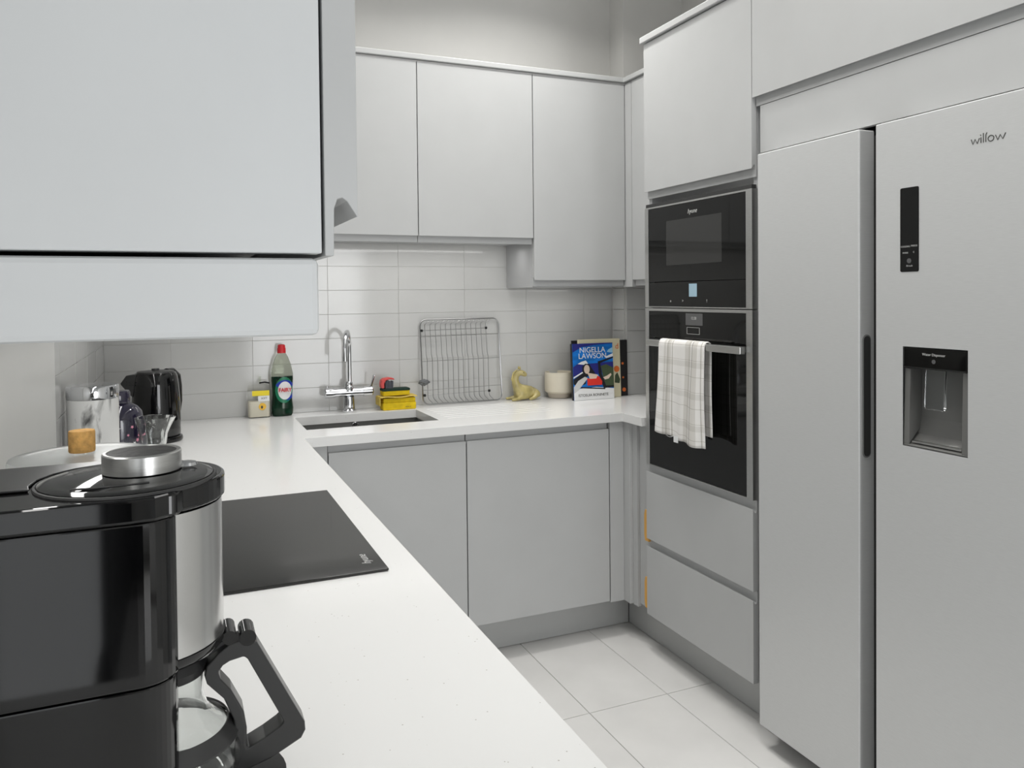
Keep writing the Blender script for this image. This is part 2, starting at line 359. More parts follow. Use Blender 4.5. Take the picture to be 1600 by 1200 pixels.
for k in range(6):
    a, b = jit(); shared('tile', ct, 'tile', bx, (1.938+.149, 3.1572, WT+.05+.1*k), (PI/2+a*.5, 0, b*.5))
ct2 = tilemesh('wall_tile_cut', .1, .0975, .004, .0009, 'tile')
for k in range(6): shared('tile', ct2, 'tile', bx, (1.9295, 3.218, WT+.05+.1*k), (PI/2, 0, -PI/2))
rt_ = tilemesh('wall_tile_cut', .2985, .0988, .006, .0005, 'tile')
for k in range(6):
    for j in range(2):
        shared('tile', rt_, 'tile', wr, (RWX-.0075, 3.0-.3*j, WT+.05+.1*k), (PI/2, 0, -PI/2))
o = obj('splashback', B(LW+.0005, LW+.0105, 1.20, 1.999, WT+.0015, 1.60), 'splash', bevel=.001); tag(o, 'pale glossy splashback sheet on the left wall beside the hob', 'splashback')

# kick boards
pl = thing('plinth', 'grey kickboard along the floor below the sink cupboards and corner', 'plinth', (1.0, 2.8, 0))
obj('board', B(.40, 1.7175, 2.80, 2.816, 0.002, .148), 'plinth', pl)
obj('board', B(1.72, 1.736, 1.930, 2.798, 0.002, .148), 'plinth', pl)
pl2 = tag(obj('plinth', B(.31, .326, .32, 2.796, .002, .148), 'plinth'), 'grey kickboard below the left run of base cupboards', 'plinth')

# ------------------------------------------------------------------ worktop
us = [LW, .387, .420, .913, .955, 1.40, 1.62, RWX]
us = [LW+.001, .387, .420, .913, .957, 1.42, 1.622, RWX-.001]
g_y = [2.865+.045*k for k in range(7)]
vs = [.30, 2.541, 2.677, 2.842]
for y in g_y: vs += [y, y+.009]
vs += [3.155, BW-.001]; vs = sorted(set([round(v, 5) for v in vs if v <= 3.155 or v > 3.2]))
def wtr(i, j):
    u0, v0, v1 = us[i], vs[j], vs[j+1]; z0, z1 = .867, WT
    if i == 0: return (z0, z1)
    if u0 >= 1.62: return (z0, z1) if v0 >= 2.54 else None
    if v0 < 2.676: return None
    if i == 2 and 2.841 < v0 < 3.15: return None
    if i == 4 and any(abs(v0-y) < 1e-4 for y in g_y): return (z0, z1-.001)
    return (z0, z1)
wt = obj('worktop', cells(BM(), us, vs, wtr, lambda u, v, w_: (u, v, w_)), 'quartz', bevel=.002)
tag(wt, 'white speckled quartz worktop running round all three sides of the kitchen', 'worktop')
# sink
sk = thing('sink', 'dark steel undermount sink basin below the tap', 'sink', (.666, 3.0, .70))
def open_basin(bm, x0, x1, y0, y1, z0, z1, t):
    cells(bm, [x0-t, x0, x1, x1+t], [y0-t, y0, y1, y1+t], lambda i, j: (z0-t, z0) if i == 1 and j == 1 else (z0-t, z1), lambda u, v, w_: (u, v, w_)); return bm
obj('basin', open_basin(BM(), .412, .921, 2.834, 3.163, .70, .8665, .0015), 'steel_dark', sk)
bm = BM(); tube(bm, [(.66+.010*math.cos(a*PI/12), 3.1605, .854+.010*math.sin(a*PI/12)) for a in range(24)], .0035, 8, closed=True); obj('overflow_ring', bm, 'chrome', sk, smooth=True)
obj('overflow_hole', lathe(BM(), [(0, 0), (.009, 0), (.009, .001), (0, .001)], (0, 0, 0), 20), 'gap', sk)
oh = COL.objects['overflow_hole'] if 'overflow_hole' in COL.objects else None
if oh: oh.data.transform(Matrix.Translation((.66, 3.162, .854)) @ Matrix.Rotation(PI/2, 4, 'X'))
obj('drain', lathe(BM(), [(0, .004), (.02, .003), (.042, .002), (.045, 0)], (.666, 2.99, .7005), 28), 'chrome', sk, smooth=True)

# ------------------------------------------------------------------ cabinets
def carcass(bm, x0, x1, y0, y1, z0, z1): return box(bm, x0, x1, y0, y1, z0, z1)
# near left wall cupboard and the run behind it
UL = .108
LTOP = 2.30
def left_unit(y0, y1, label, group=None, near=False):
    t = thing('wall_cabinet', label, 'cabinet', (LW, (y0+y1)/2, 1.397), group)
    if near:
        obj('side_panel', B(LW+.001, UL-T-.002, y0, y0+.018, 1.3985, LTOP), 'panel', t, bevel=.001)
        obj('body', B(LW+.012, UL-T-.004, y0+.0185, y1-.001, 1.42, LTOP-.002), 'carcass', t)
        bmp = B(LW+.012, .083, y0+.0002, y1-.001, 1.347, 1.3955)
        obj('light_pelmet', bmp, 'panel', t, bevel=.004)
    else:
        obj('body', B(LW+.012, UL-T-.002, y0+.001, y1-.001, 1.42, LTOP-.002), 'carcass', t)
        obj('light_pelmet', B(LW+.012, .083, y0+.001, y1-.001, 1.347, 1.3955), 'panel', t)
    jdoor(t, y0+(.0002 if near else .0015), y1-.0015, 1.397, LTOP, UL, '+x', 'bottom')
    return t
left_unit(.50, 1.10, 'nearest wall cupboard at upper left, seen from its flat end panel', near=True)
for n_, y in enumerate((1.10, 1.70, 2.30)):
    left_unit(y, y+(.6 if n_ < 2 else .655), ('wall cupboard above the coffee maker and hob, directly behind the nearest one', 'wall cupboard above the far half of the hob', 'wall cupboard nearest the back left corner, above the kettle')[n_])
# back wall cupboards
UB = 2.981; UZ1 = 2.2945
def back_unit(x0, x1, z0, label, side=False):
    t = thing('wall_cabinet', label, 'cabinet', ((x0+x1)/2, BW, z0))
    obj('body', B(x0+.0008, x1-.0008, UB+T+.001, BW-.012, z0+.012 if not side else z0-.004, UZ1+.002), 'carcass', t)
    jdoor(t, x0+.0018, x1-.0018, z0, UZ1, UB, '-y', 'bottom'); return t
t = thing('wall_cabinet', 'plain filler cupboard in the back left corner at ceiling height', 'cabinet', (.2, BW, 1.585))
obj('body', B(LW+.012, .387, UB+T+.001, BW-.012, 1.597, UZ1+.002), 'carcass', t)
obj('filler_panel', B(.112, .384, UB+.001, UB+T, 1.585, UZ1), 'door', t, bevel=.001)
back_unit(.387, .882, 1.585, 'back wall cupboard left of centre, partly hidden by the near cupboard')
back_unit(.882, 1.381, 1.585, 'middle back wall cupboard above the tap and dish rack')
back_unit(1.381, 1.827, 1.409, 'taller back wall cupboard hanging lower above the cookbooks', side=True)
t = thing('wall_cabinet', 'narrow corner cupboard on the right wall beside the oven tower', 'cabinet', (RWX, 2.7, 1.409))
obj('corner_post', B(1.8275, 1.849, 2.93, UB+.0-.001, 1.404, UZ1), 'door', t, bevel=.0008)
obj('corner_filler', B(1.8285, 1.849, UB+.001, UB+.1, 1.404, UZ1), 'carcass', t)
obj('body', B(1.8505, RWX-.002, 2.545, 2.985, 1.42, UZ1), 'carcass', t)
jdoor(t, 2.545, 2.926, 1.409, UZ1, 1.8275, '-x', 'bottom')
# cornice
bm = BM(); prism(bm, [(UL-.002, 1.0), (UL+.012, 1.0)][:0] or [(LW+.012, 2.972), (1.817, 2.972), (1.817, 2.546), (1.839, 2.546), (1.839, 2.994), (LW+.012, 2.994)], 2.2985, 2.3205, 'z')
cn = obj('cornice', bm, 'door', bevel=.003); tag(cn, 'slim grey cornice strip along the tops of the back cupboards', 'cornice')
# base units: back run
DB = 2.697
def base_unit(x0, x1, label, dishw=False):
    t = thing('base_cabinet', label, 'cabinet', ((x0+x1)/2, BW, .15))
    obj('body', B(x0+.0008, x1-.0008, DB+T+.001, 2.79, .152, .862), 'carcass', t)
    obj('body_back', B(x0+.0008, x1-.0008, 2.791, BW-.01, .152, .68), 'carcass', t)
    obj('top_rail', B(x0+.0008, x1-.0008, DB+T-.012, DB+T, .8662, .8668), 'carcass', t)
    jdoor(t, x0+.0015, x1-.0015, .150, .865, DB, '-y', 'top'); return t
base_unit(.4685, .9695, 'base cupboard under the sink with a flat grey door')
base_unit(.9705, 1.5705, 'wider base cupboard right of the sink cupboard, near the corner')
t = thing('filler_panel', 'narrow grey corner filler posts between the sink cupboards and oven tower', 'panel', (1.63, 2.68, .15))
obj('post', B(1.574, 1.637, DB+.001, DB+.02, .143, .8655), 'door', t, bevel=.001)
obj('post', B(1.6375, 1.657, 2.655, DB+.02, .143, .8655), 'door', t, bevel=.001)
obj('post', B(1.652, 1.672, 2.622, 2.6545, .140, .8655), 'door', t, bevel=.001)
obj('post', B(1.664, 1.684, 2.5375, 2.6215, .152, .8655), 'door', t, bevel=.001)
t = tag(obj('filler_panel', B(.389, .4665, DB+.001, DB+.02, .152, .8655), 'door', bevel=.001), 'narrow grey filler strip at the inside corner left of the sink cupboard', 'panel')
# left run base units (face +X)
LB = .366
for i, (y0, y1, lab) in enumerate(((.32, .92, 'base cupboard below the coffee maker, facing the aisle'), (.92, 1.31, 'slim base cupboard between the coffee maker end and the hob'), (1.31, 1.912, 'base cupboard directly below the black hob'), (1.912, 2.66, 'base cupboard nearest the sink on the left run'))):
    t = thing('base_cabinet', lab, 'cabinet', (LW, (y0+y1)/2, .15))
    obj('body', B(LW+.012, LB-T-.001, y0+.001, y1-.001, .152, .862), 'carcass', t)
    jdoor(t, y0+.0015, y1-.0015, .150, .865, LB, '+x', 'top')

# oven tower
XR = 1.637; Y0, Y1 = 1.931, 2.535
tw = thing('oven_housing', 'tall grey cupboard tower that holds the microwave and oven', 'cabinet', (2.0, 2.23, .15))
obj('side_panel', B(1.660, 2.25, Y1-.019, Y1, .150, 2.3125), 'carcass', tw)
obj('side_panel', B(1.660, 2.25, Y0+.0005, Y0+.019, .150, 2.3125), 'carcass', tw)
obj('shelf', B(1.664, 2.25, Y0+.0195, Y1-.0195, 1.695, 1.712), 'carcass', tw)
obj('shelf', B(1.664, 2.25, Y0+.0195, Y1-.0195, .700, .7185), 'carcass', tw)
obj('shelf', B(1.664, 2.25, Y0+.0195, Y1-.0195, .1515, .17), 'carcass', tw)
obj('back_panel', B(2.24, 2.249, Y0+.0195, Y1-.0195, .172, .698), 'carcass', tw)
jdoor(tw, Y0+.0015, Y1-.0015, 1.730, 2.3105, XR, '-x', 'bottom')
for z0, z1 in ((.4405, .7245), (.150, .4385)):
    jdoor(tw, Y0+.0015, Y1-.002, z0, z1, XR, '-x', 'top', 'drawer')
obj('drawer_box', B(1.6605, 2.2, Y0+.03, Y1-.03, .20, .40), 'gap', tw); obj('drawer_box', B(1.6605, 2.2, Y0+.03, Y1-.03, .46, .66), 'gap', tw)
for z0, z1 in ((.425, .545), (.166, .285)):
    bm = BM(); prism(bm, [(a, b) for a, b in [(Y1-.006, z0), (Y1+.019, z0), (Y1+.024, z0+.02), (Y1+.024, z1-.02), (Y1+.018, z1), (Y1-.002, z1)]], 1.6425, 1.6595, 'x')
    tag(obj('wooden_block', bm, 'wood', bevel=.001), 'small orange wooden block wedged beside the %s drawer front' % ('upper' if z0 > .3 else 'lower'), 'block')
# over-fridge cupboard
of = thing('wall_cabinet', 'wide grey cupboard above the fridge', 'cabinet', (2.0, 1.45, 1.944))
obj('body', B(XR+T+.002, 2.25, .93, Y0-.001, 1.946, 2.3125), 'carcass', of)
jdoor(of, .93, Y0-.0015, 1.9455, 2.3105, XR, '-x', 'bottom')
obj('infill_panel', B(XR+.016, XR+.034, .93, 1.912, 1.800, 1.9435), 'door', of)
tag(obj('cornice', B(1.626, 1.70, .93, 2.546, 2.3145, 2.339), 'door', bevel=.003), 'slim cornice along the top of the oven tower and fridge cupboard', 'cornice')
tag(obj('side_panel', B(1.682, 2.25, 1.8935, 1.929, .002, 1.7985), 'carcass', bevel=.0008), 'tall grey panel standing between the oven tower and the fridge', 'panel')
tag(obj('side_panel', B(1.690, 2.25, .905, .923, .002, 2.31), 'carcass', bevel=.0008), 'tall grey panel at the near side of the fridge', 'panel')

# ------------------------------------------------------------------ microwave
A0, A1 = 1.931, 2.531
mw = thing('microwave', 'built-in black glass microwave in the tower above the oven', 'microwave', (1.9, 2.23, 1.325))
obj('casing', B(1.665, 2.1, 1.952, 2.512, 1.330, 1.685), 'gap', mw)
def frame_yz(bm, y0, y1, z0, z1, wy0, wy1, wz0, wz1, x0, x1):
    cells(bm, [y0, y0+wy0, y1-wy1, y1], [z0, z0+wz0, z1-wz1, z1], lambda i, j: None if (i == 1 and j == 1) else (x0, x1), lambda u, v, w_: (w_, u, v)); return bm
obj('trim_frame', frame_yz(BM(), A0, A1, 1.3215, 1.6945, .029, .022, .004, .0065, XR-.001, XR+.022), 'steel', mw, bevel=.0008)
obj('door', B(XR+.0005, XR+.02, 1.9605, 2.5085, 1.4155, 1.6875), 'bglass', mw, bevel=.0008)
obj('window', B(XR-.0002, XR+.0012, 2.078, 2.392, 1.474, 1.634), 'window_glass', mw)
obj('control_panel', B(XR+.0005, XR+.02, 1.9605, 2.5085, 1.326, 1.4135), 'bglass', mw, bevel=.0008)
obj('display', B(XR-.0006, XR+.001, 2.212, 2.256, 1.361, 1.406), 'lcd', mw)
text('logo', 'hyune', .022, (XR-.0003, 2.236, 1.656), LEFTFACE, 'print', mw, shear=.3)
for k, y in enumerate((2.366, 2.293, 2.157)):
    text('touch_mark', ('o', '>', '!')[k], .014, (XR-.0003, y, 1.346), LEFTFACE, 'print', mw)
tag(obj('vent_strip', B(XR+.002, XR+.02, 1.935, 2.527, 1.6955, 1.7075), 'gap', bevel=.0005), 'thin black ventilation strip above the microwave', 'vent')
# oven
ov = thing('oven', 'built-in black glass oven with a steel bar handle', 'oven', (1.9, 2.23, .725))
obj('casing', B(1.665, 2.15, 1.952, 2.512, .722, 1.30), 'gap', ov)
obj('trim_frame', frame_yz(BM(), A0, A1, .7265, 1.3185, .029, .022, .004, .010, XR-.001, XR+.022), 'steel', ov, bevel=.0008)
obj('control_panel', B(XR+.0005, XR+.02, 1.9605, 2.5085, 1.2105, 1.308), 'bglass', ov, bevel=.0008)
obj('display', B(XR-.0006, XR+.001, 2.181, 2.276, 1.262, 1.303), 'lcd2', ov)
text('display_text', '12:38', .014, (XR-.0009, 2.23, 1.286), LEFTFACE, 'print', ov, ext=.0002)
bm = frame_yz(BM(), 2.198, 2.270, 1.231, 1.255, .0012, .0012, .0012, .0012, XR-.0005, XR+.001); obj('touch_frame', bm, 'print', ov)
obj('door', B(XR+.0005, XR+.02, 1.9605, 2.5085, .7315, 1.208), 'bglass', ov, bevel=.0008)
hd = obj('handle', B(1.577, 1.597, 1.918, 2.436, 1.184, 1.207), 'steel', ov, bevel=.002)
for y in (1.945, 2.395): obj('bracket', B(1.5975, 1.6375, y, y+.018, 1.187, 1.204), 'steel', hd)
# towel
def towel():
    bm = BM(); ya, yb = 2.087, 2.346; NU, NV = 48, 70
    zt = 1.2085; cx = 1.587; r = .0125
    front = .335; back = .30; seg = []
    uvl = bm.loops.layers.uv.new('uv')
    def path(s):
        if s < front: d = front-s; return (cx-r-.001, zt-.008-d, -1)
        q = (s-front)/(PI*r)
        if q < 1: a = PI-q*PI; return (cx+r*math.cos(a), zt-.008+r*math.sin(a), 0)
        d = s-front-PI*r; return (cx+r+.001, zt-.008-d, 1)
    L = front+PI*r+back; V = []
    for j in range(NV+1):
        row = []; s = L*j/NV
        for i in range(NU+1):
            u = i/NU
            fr = front-(-.022*u+.02)+.003*math.sin(u*17)
            x, z, sd = path(s)
            if sd == -1: d = max(0, 1-s/front); z = zt-.008-(zt-.008-z)*(fr/front)
            else: d = max(0, (s-front-PI*r)/back) if sd == 1 else 0
            y = yb+(ya-yb)*(u+.012*math.sin(3*u+5*d)*d)
            am = .0075*d+.0006
            if sd == -1: x += -am*(.9+math.sin(u*9+1.2*d)+.45*math.sin(u*23+2))-.004*d*math.sin(u*PI)
            if sd == 1: x += min(.014, am*(.5+.5*math.sin(u*11)))
            row.append((bm.verts.new((x, y, z)), u, s/L))
        V.append(row)
    for j in range(NV):
        for i in range(NU):
            q = [V[j][i], V[j][i+1], V[j+1][i+1], V[j+1][i]]; f = bm.faces.new([a[0] for a in q])
            for l, a in zip(f.loops, q): l[uvl].uv = (a[1], a[2])
    o = obj('tea_towel', bm, 'towel'); 
    for p in o.data.polygons: p.use_smooth = True
    md = o.modifiers.new('t', 'SOLIDIFY'); md.thickness = .003; md.offset = 0
    return o
tt = towel(); tag(tt, 'white and grey checked tea towel draped over the oven handle', 'towel')
bm = B(1.565, 1.5665, 2.225, 2.25, .862, .884); obj('care_tag', bm, 'label_white', tt)
bm = tube(BM(), [(1.568, 2.31-.06*k/10, .885-.010*math.sin(k/10*PI)) for k in range(11)], .0012, 6); obj('hanging_loop', bm, 'label_white', tt)

# ------------------------------------------------------------------ fridge
XF = 1.6016; ZF = 1.785
fr = thing('fridge', 'tall silver side-by-side fridge freezer with water dispenser', 'fridge', (1.95, 1.4, 0))
obj('body', B(1.672, 2.24, .94, 1.880, .03, 1.775), 'fridge_side', fr)
obj('seal', B(1.6565, 1.6715, .945, 1.875, .08, 1.772), 'gap', fr)
obj('left_door', B(XF, 1.656, 1.487, 1.866, .066, ZF), 'fridge', fr, bevel=.004, seg=3)
# right door with dispenser opening
dy0, dy1, dz0, dz1 = 1.188, 1.356, 1.002, 1.240
bm = cells(BM(), [.936, dy0, dy1, 1.436], [.066, dz0, dz1, ZF], lambda i, j: (XF+.050, 1.656) if (i == 1 and j == 1) else (XF, 1.656), lambda u, v, w_: (w_, u, v))
rd = obj('right_door', bm, 'fridge', fr, bevel=.003, seg=3)
# grip pocket on the side of the left door
bm = BM(); prism(bm, [(x, z) for x, z in rrect(1.612, 1.640, .945, 1.262, .0135, 8)], 1.4845, 1.4868, 'y'); gp = obj('grip_trim', bm, 'fridge_side', fr, bevel=.0006)
bm = BM(); prism(bm, [(x, z) for x, z in rrect(1.615, 1.637, .949, 1.258, .0105, 8)], 1.4838, 1.4846, 'y'); obj('grip_pocket', bm, 'gap', gp)
for y in (1.80, 1.02): obj('foot', lathe(BM(), [(0, 0), (.025, 0), (.025, .006), (.012, .010), (.012, .03), (0, .03)], (1.76, y, .0005), 16), 'gap', fr)
obj('hinge_bracket', B(1.655, 1.735, 1.842, 1.872, .036, .064), 'steel', fr)
obj('hinge_cover', B(1.62, 1.70, 1.39, 1.435, ZF+.0005, ZF+.006), 'fridge_side', fr)
# dispenser
ds = obj('dispenser_panel', B(XF-.0012, XF+.049, dy0+.001, dy1-.001, 1.190, dz1-.001), 'bglass', fr, bevel=.003)
text('lettering', 'Water Dispenser', .0085, (XF-.0016, 1.272, 1.224), LEFTFACE, 'print', ds, ext=.0003)
bm = BM(); prism(bm, arc(1.272, 1.2085, .005, 0, 360, 14)[:-1]+[], XF-.0018, XF-.001, 'x'); obj('drop_symbol', bm, 'lcd2', ds)
sec = [(XF+.0495, dz0+.001), (XF+.0495, 1.188), (XF+.046, 1.188), (XF+.044, 1.07), (XF+.036, 1.03), (XF+.012, 1.010), (XF+.001, 1.006), (XF+.001, dz0+.001)]
bm = BM(); prism(bm, sec, dy0+.0012, dy1-.0012, 'y'); obj('dispenser_recess', bm, 'recess', fr, bevel=.0005)
for y in (dy0+.0015, dy1-.016):
    bm = BM(); prism(bm, [(XF+.0015, 1.007), (XF+.044, 1.05), (XF+.044, 1.188), (XF+.006, 1.188)], y, y+.0145, 'y'); obj('recess_cheek', bm, 'recess', fr)
bm = BM(); prism(bm, [(XF+.004, 1.189), (XF+.010, 1.189), (XF-.004+.012, 1.10), (XF+.002, 1.096), (XF-.003, 1.099)], 1.246, 1.298, 'y'); pd = obj('dispenser_paddle', bm, 'glass_paddle', fr, bevel=.002, seg=3)
obj('drip_tray', B(XF+.006, XF+.036, dy0+.02, dy1-.02, 1.012, 1.016), 'steel', fr)
bm = BM(); prism(bm, rrect(1.312, 1.363, 1.418, 1.618, .004, 4), XF-.001, XF+.002, 'x'); cp = obj('control_display', bm, 'bglass', fr, bevel=.0004)
for s_, y, z, sz in (('COOLING', 1.348, 1.478, .0055), ('FREEZE', 1.324, 1.479, .0055), ('MODE', 1.348, 1.463, .0055), ('C', 1.325, 1.464, .0055), ('3S Lock', 1.337, 1.432, .0055)):
    text('lettering', s_, sz, (XF-.0014, y, z), LEFTFACE, 'print', cp, ext=.0002)
bm = BM(); prism(bm, arc(1.338, 1.444, .006, 0, 360, 18)[:-1], XF-.0014, XF-.0009, 'x'); obj('touch_button', bm, 'lcd2', cp)
# the handwritten-style wordmark, stroke by stroke
def stroke(bm, pts): tube(bm, [(XF-.0002, 1.181-u*.001, 1.690+v*.001) for u, v in pts], .00105, 6)
bm = BM()
stroke(bm, [(0, 11), (4, 0), (9, 10), (14, 0), (19, 11)]); stroke(bm, [(22.5, 12), (22.5, 0)]); stroke(bm, [(21, 17.5), (22.6, 15.5)])
stroke(bm, [(28, 20), (28, 0)]); stroke(bm, [(36, 20), (33.5, 15), (33.5, 0)]); stroke(bm, [(45+6.5*math.cos(a*PI/9), 6+6*math.sin(a*PI/9)) for a in range(19)])
stroke(bm, [(55, 11), (60, 0), (65.5, 10), (71, 0), (77, 12)])
obj('wordmark', bm, 'print_dark', rd)

# ------------------------------------------------------------------ hob
hb = thing('hob', 'flat black ceramic induction hob set on the left worktop', 'hob', (.07, 1.61, WT))
obj('glass_top', B(-.185, .3285, 1.3125, 1.9125, WT+.0012, WT+.0052), 'hob', hb, bevel=.0012)
obj('seal', B(-.180, .3235, 1.3175, 1.9075, WT+.0002, WT+.0012), 'gap', hb)
text('logo', 'hyune', .022, (.300, 1.376, WT+.0054), (0, 0, PI/2), 'print', hb, ext=.0002, shear=.3)

# ------------------------------------------------------------------ tap
tp = thing('tap', 'chrome bridge mixer tap with swan neck behind the sink', 'tap', (.648, 3.222, WT))
X_, Y_ = .648, 3.222
obj('base', lathe(BM(), [(0, 0), (.029, 0), (.030, .006), (.0245, .012), (.0235, .045), (.021, .062), (.0, .066)], (X_, Y_, WT+.0005), 32), 'chrome', tp, smooth=True)
bm = tube(BM(), [(X_-.055, Y_, .981), (X_+.055, Y_, .981)], .0185, 24); obj('crossbar', bm, 'chrome', tp, smooth=True)
obj('collar', lathe(BM(), [(.0, .0), (.021, .0), (.020, .018), (.0165, .022), (.0165, .034), (.012, .040), (0, .040)], (X_, Y_, .985), 28), 'chrome', tp, smooth=True)
for s_ in (-1, 1):
    ox = X_+s_*.055
    bm = BM(); tube(bm, [(ox, Y_, .981), (ox+s_*.004, Y_, .981), (ox+s_*.004, Y_, .981), (ox+s_*.04, Y_, .981), (ox+s_*.044, Y_, .981)], [.0185, .0185, .0215, .0215, .018], 24)
    k = obj('control_knob', bm, 'chrome', tp, smooth=True)
    if s_ == 1: bm = tube(BM(), [(ox+.036, Y_-.002, .995), (ox+.041, Y_-.01, 1.02), (ox+.046, Y_-.02, 1.044), (ox+.047, Y_-.021, 1.05)], [.0045, .004, .0052, .003], 12)
    else: bm = tube(BM(), [(ox-.03, Y_+.012, .992), (ox-.03, Y_+.02, 1.006)], [.004, .004], 10)
    obj('lever', bm, 'chrome', k, smooth=True)
pts = [(X_+.004, Y_, 1.02), (X_+.004, Y_, 1.10), (X_+.004, Y_, 1.168)]
dirv = Vector((-.046, -.142, 0)); rr = .072
for k in range(1, 15):
    a = PI*k/14; q = Vector((X_+.004, Y_, 1.166)) + dirv*(.5-.5*math.cos(a)); pts.append((q.x, q.y, 1.166+rr*.92*math.sin(a)))
e = pts[-1]; pts += [(e[0], e[1], 1.15), (e[0], e[1], 1.128)]
obj('spout', tube(BM(), pts, .0082, 18), 'chrome', tp, smooth=True)
obj('nozzle', tube(BM(), [(e[0], e[1], 1.137), (e[0], e[1], 1.120)], .0096, 18), 'chrome', tp, smooth=True)

# ------------------------------------------------------------------ washing-up bottle
bt = thing('washing_up_bottle', 'washing-up liquid bottle with red cap, white oval label, half full', 'bottle', (.384, 3.232, WT))
prof = [(0, 0), (.036, 0), (.041, .008), (.043, .03), (.040, .055), (.0385, .08), (.040, .11), (.0435, .145), (.0425, .17), (.035, .205), (.024, .235), (.0155, .248), (.0145, .252)]
def part(prof, z0, z1, k=1.0):
    out = []
    for (r0, a), (r1, b) in zip(prof, prof[1:]):
        for t_ in range(5):
            z = a+(b-a)*t_/4; r = (r0+(r1-r0)*t_/4)*k
            if z0-1e-6 <= z <= z1+1e-6: out.append((r, z))
    return out
bc = (.384, 3.232, WT+.001)
fill = .158
obj('liquid', lathe(BM(), part(prof, 0, fill, .93)+[(0, fill)], bc, 36, .52), 'liquid', bt, smooth=True)
obj('shell', lathe(BM(), prof, bc, 36, .56), 'glass_bottle', bt, smooth=True)
cp_ = obj('cap', lathe(BM(), [(0, .250), (.0165, .250), (.0165, .268), (.0145, .272), (.0145, .281), (.010, .284), (0, .285)], bc, 28, .8), 'red', bt, smooth=True)
def yoval(bm, cx, cz, rx, rz, y, t_=.0006, n=36):
    prism(bm, [(cx+rx*math.cos(2*PI*k/n), cz+rz*math.sin(2*PI*k/n)) for k in range(n)], y-t_, y+t_, 'y'); return bm
# labels curved round the front of the bottle: patches of the lathe surface pushed out slightly
def wrap(poly, off):               # poly in (x offset, z) -> fan on the elliptical bottle front
    bm = BM()
    def rz(z):
        for (r0, a), (r1, b) in zip(prof, prof[1:]):
            if a <= z <= b and b > a: return r0+(r1-r0)*(z-a)/(b-a)
        return .03
    def P(x, z):
        r = rz(z); x = max(-r*.985, min(r*.985, x)); return (bc[0]+x*1.01, bc[1]-(.56*math.sqrt(max(0, r*r-x*x))+off), bc[2]+z)
    n = len(poly); cx = sum(p[0] for p in poly)/n; cz = sum(p[1] for p in poly)/n; K = 6; rings = []
    for k in range(K+1):
        f = k/K; rings.append([bm.verts.new(P(cx+(x-cx)*f, cz+(z-cz)*f)) for x, z in poly] if k else [bm.verts.new(P(cx, cz))])
    for k in range(K):
        for i in range(n):
            j = (i+1) % n
            if k == 0: bm.faces.new((rings[0][0], rings[1][i], rings[1][j]))
            else: bm.faces.new((rings[k][i], rings[k][j], rings[k+1][j], rings[k+1][i]))
    return bm
ov_ = lambda cx, cz, rx, rz_: [(cx+rx*math.cos(2*PI*k/40), cz+rz_*math.sin(2*PI*k/40)) for k in range(40)]
lb = obj('label', wrap(ov_(.006, .104, .0345, .052), .0008), 'label_green', bt, smooth=True)
obj('blue_swirl', wrap([(p[0], p[1]) for p in arc(.008, .104, .040, 150, 30, 20)]+[(p[0], p[1]) for p in arc(.010, .099, .034, 30, 150, 20)], .0014), 'label_blue', lb)
obj('blue_swirl', wrap([(p[0], p[1]) for p in arc(.008, .104, .043, -80, -20, 14)]+[(p[0], p[1]) for p in arc(.006, .106, .035, -20, -80, 14)], .0014), 'label_blue', lb)
obj('white_oval', wrap(ov_(.008, .102, .0265, .036), .0018), 'label_white', lb, smooth=True)
tx = text('lettering', 'FAIRY', .021, (bc[0]+.0085, bc[1]-.0275, bc[2]+.104), FRONTFACE, 'red', lb, sx=.92, ext=.0010, off=.0006)

# soap dispenser
so = thing('soap_bottle', 'squat clear bottle of cream hand soap with a yellow label', 'bottle', (.295, 3.235, WT))
def rbox(bm, cx, cy, hx, hy, r, zs, n=5):
    rings = []
    for z, k in zs: rings.append([bm.verts.new((cx+x*k, cy+y*k, z)) for x, y in rrect(-hx, hx, -hy, hy, r, n)])
    bm.faces.new(rings[0][::-1]); bm.faces.new(rings[-1])
    for A, C in zip(rings, rings[1:]):
        m_ = len(A)
        for i in range(m_): bm.faces.new((A[i], A[(i+1) % m_], C[(i+1) % m_], C[i]))
    return bm
z = WT+.001
obj('liquid', rbox(BM(), .295, 3.235, .0395, .0205, .012, [(z+.002, .95), (z+.006, 1), (z+.064, 1)]), 'soap', so, smooth=True)
obj('bottle', rbox(BM(), .295, 3.235, .042, .023, .014, [(z, .93), (z+.004, 1), (z+.118, 1), (z+.126, .93), (z+.130, .5)]), 'glass_soap', so, smooth=True)
obj('label', B(.268, .333, 3.2112, 3.2117, z+.086, z+.106), 'yellow', so)
obj('label', B(.290, .333, 3.2112, 3.2117, z+.064, z+.085), 'label_white', so)
text('lettering', 'SOFT', .010, (.313, 3.2109, z+.0755), FRONTFACE, 'print_dark', so, ext=.0002)
bm = BM(); yoval(bm, .306, z+.043, .014, .014, 3.2115); fo = obj('flower', bm, 'flower', so)
bm = BM(); yoval(bm, .304, z+.041, .004, .006, 3.2105); obj('flower_centre', bm, 'print_dark', fo)
obj('pump_stem', tube(BM(), [(.300, 3.237, z+.131), (.300, 3.237, z+.160)], .004, 12), 'glass_bottle', so, smooth=True)
obj('pump_spout', tube(BM(), [(.298, 3.237, z+.134), (.318, 3.232, z+.137), (.336, 3.228, z+.133)], .003, 10), 'blackmatt', so, smooth=True)

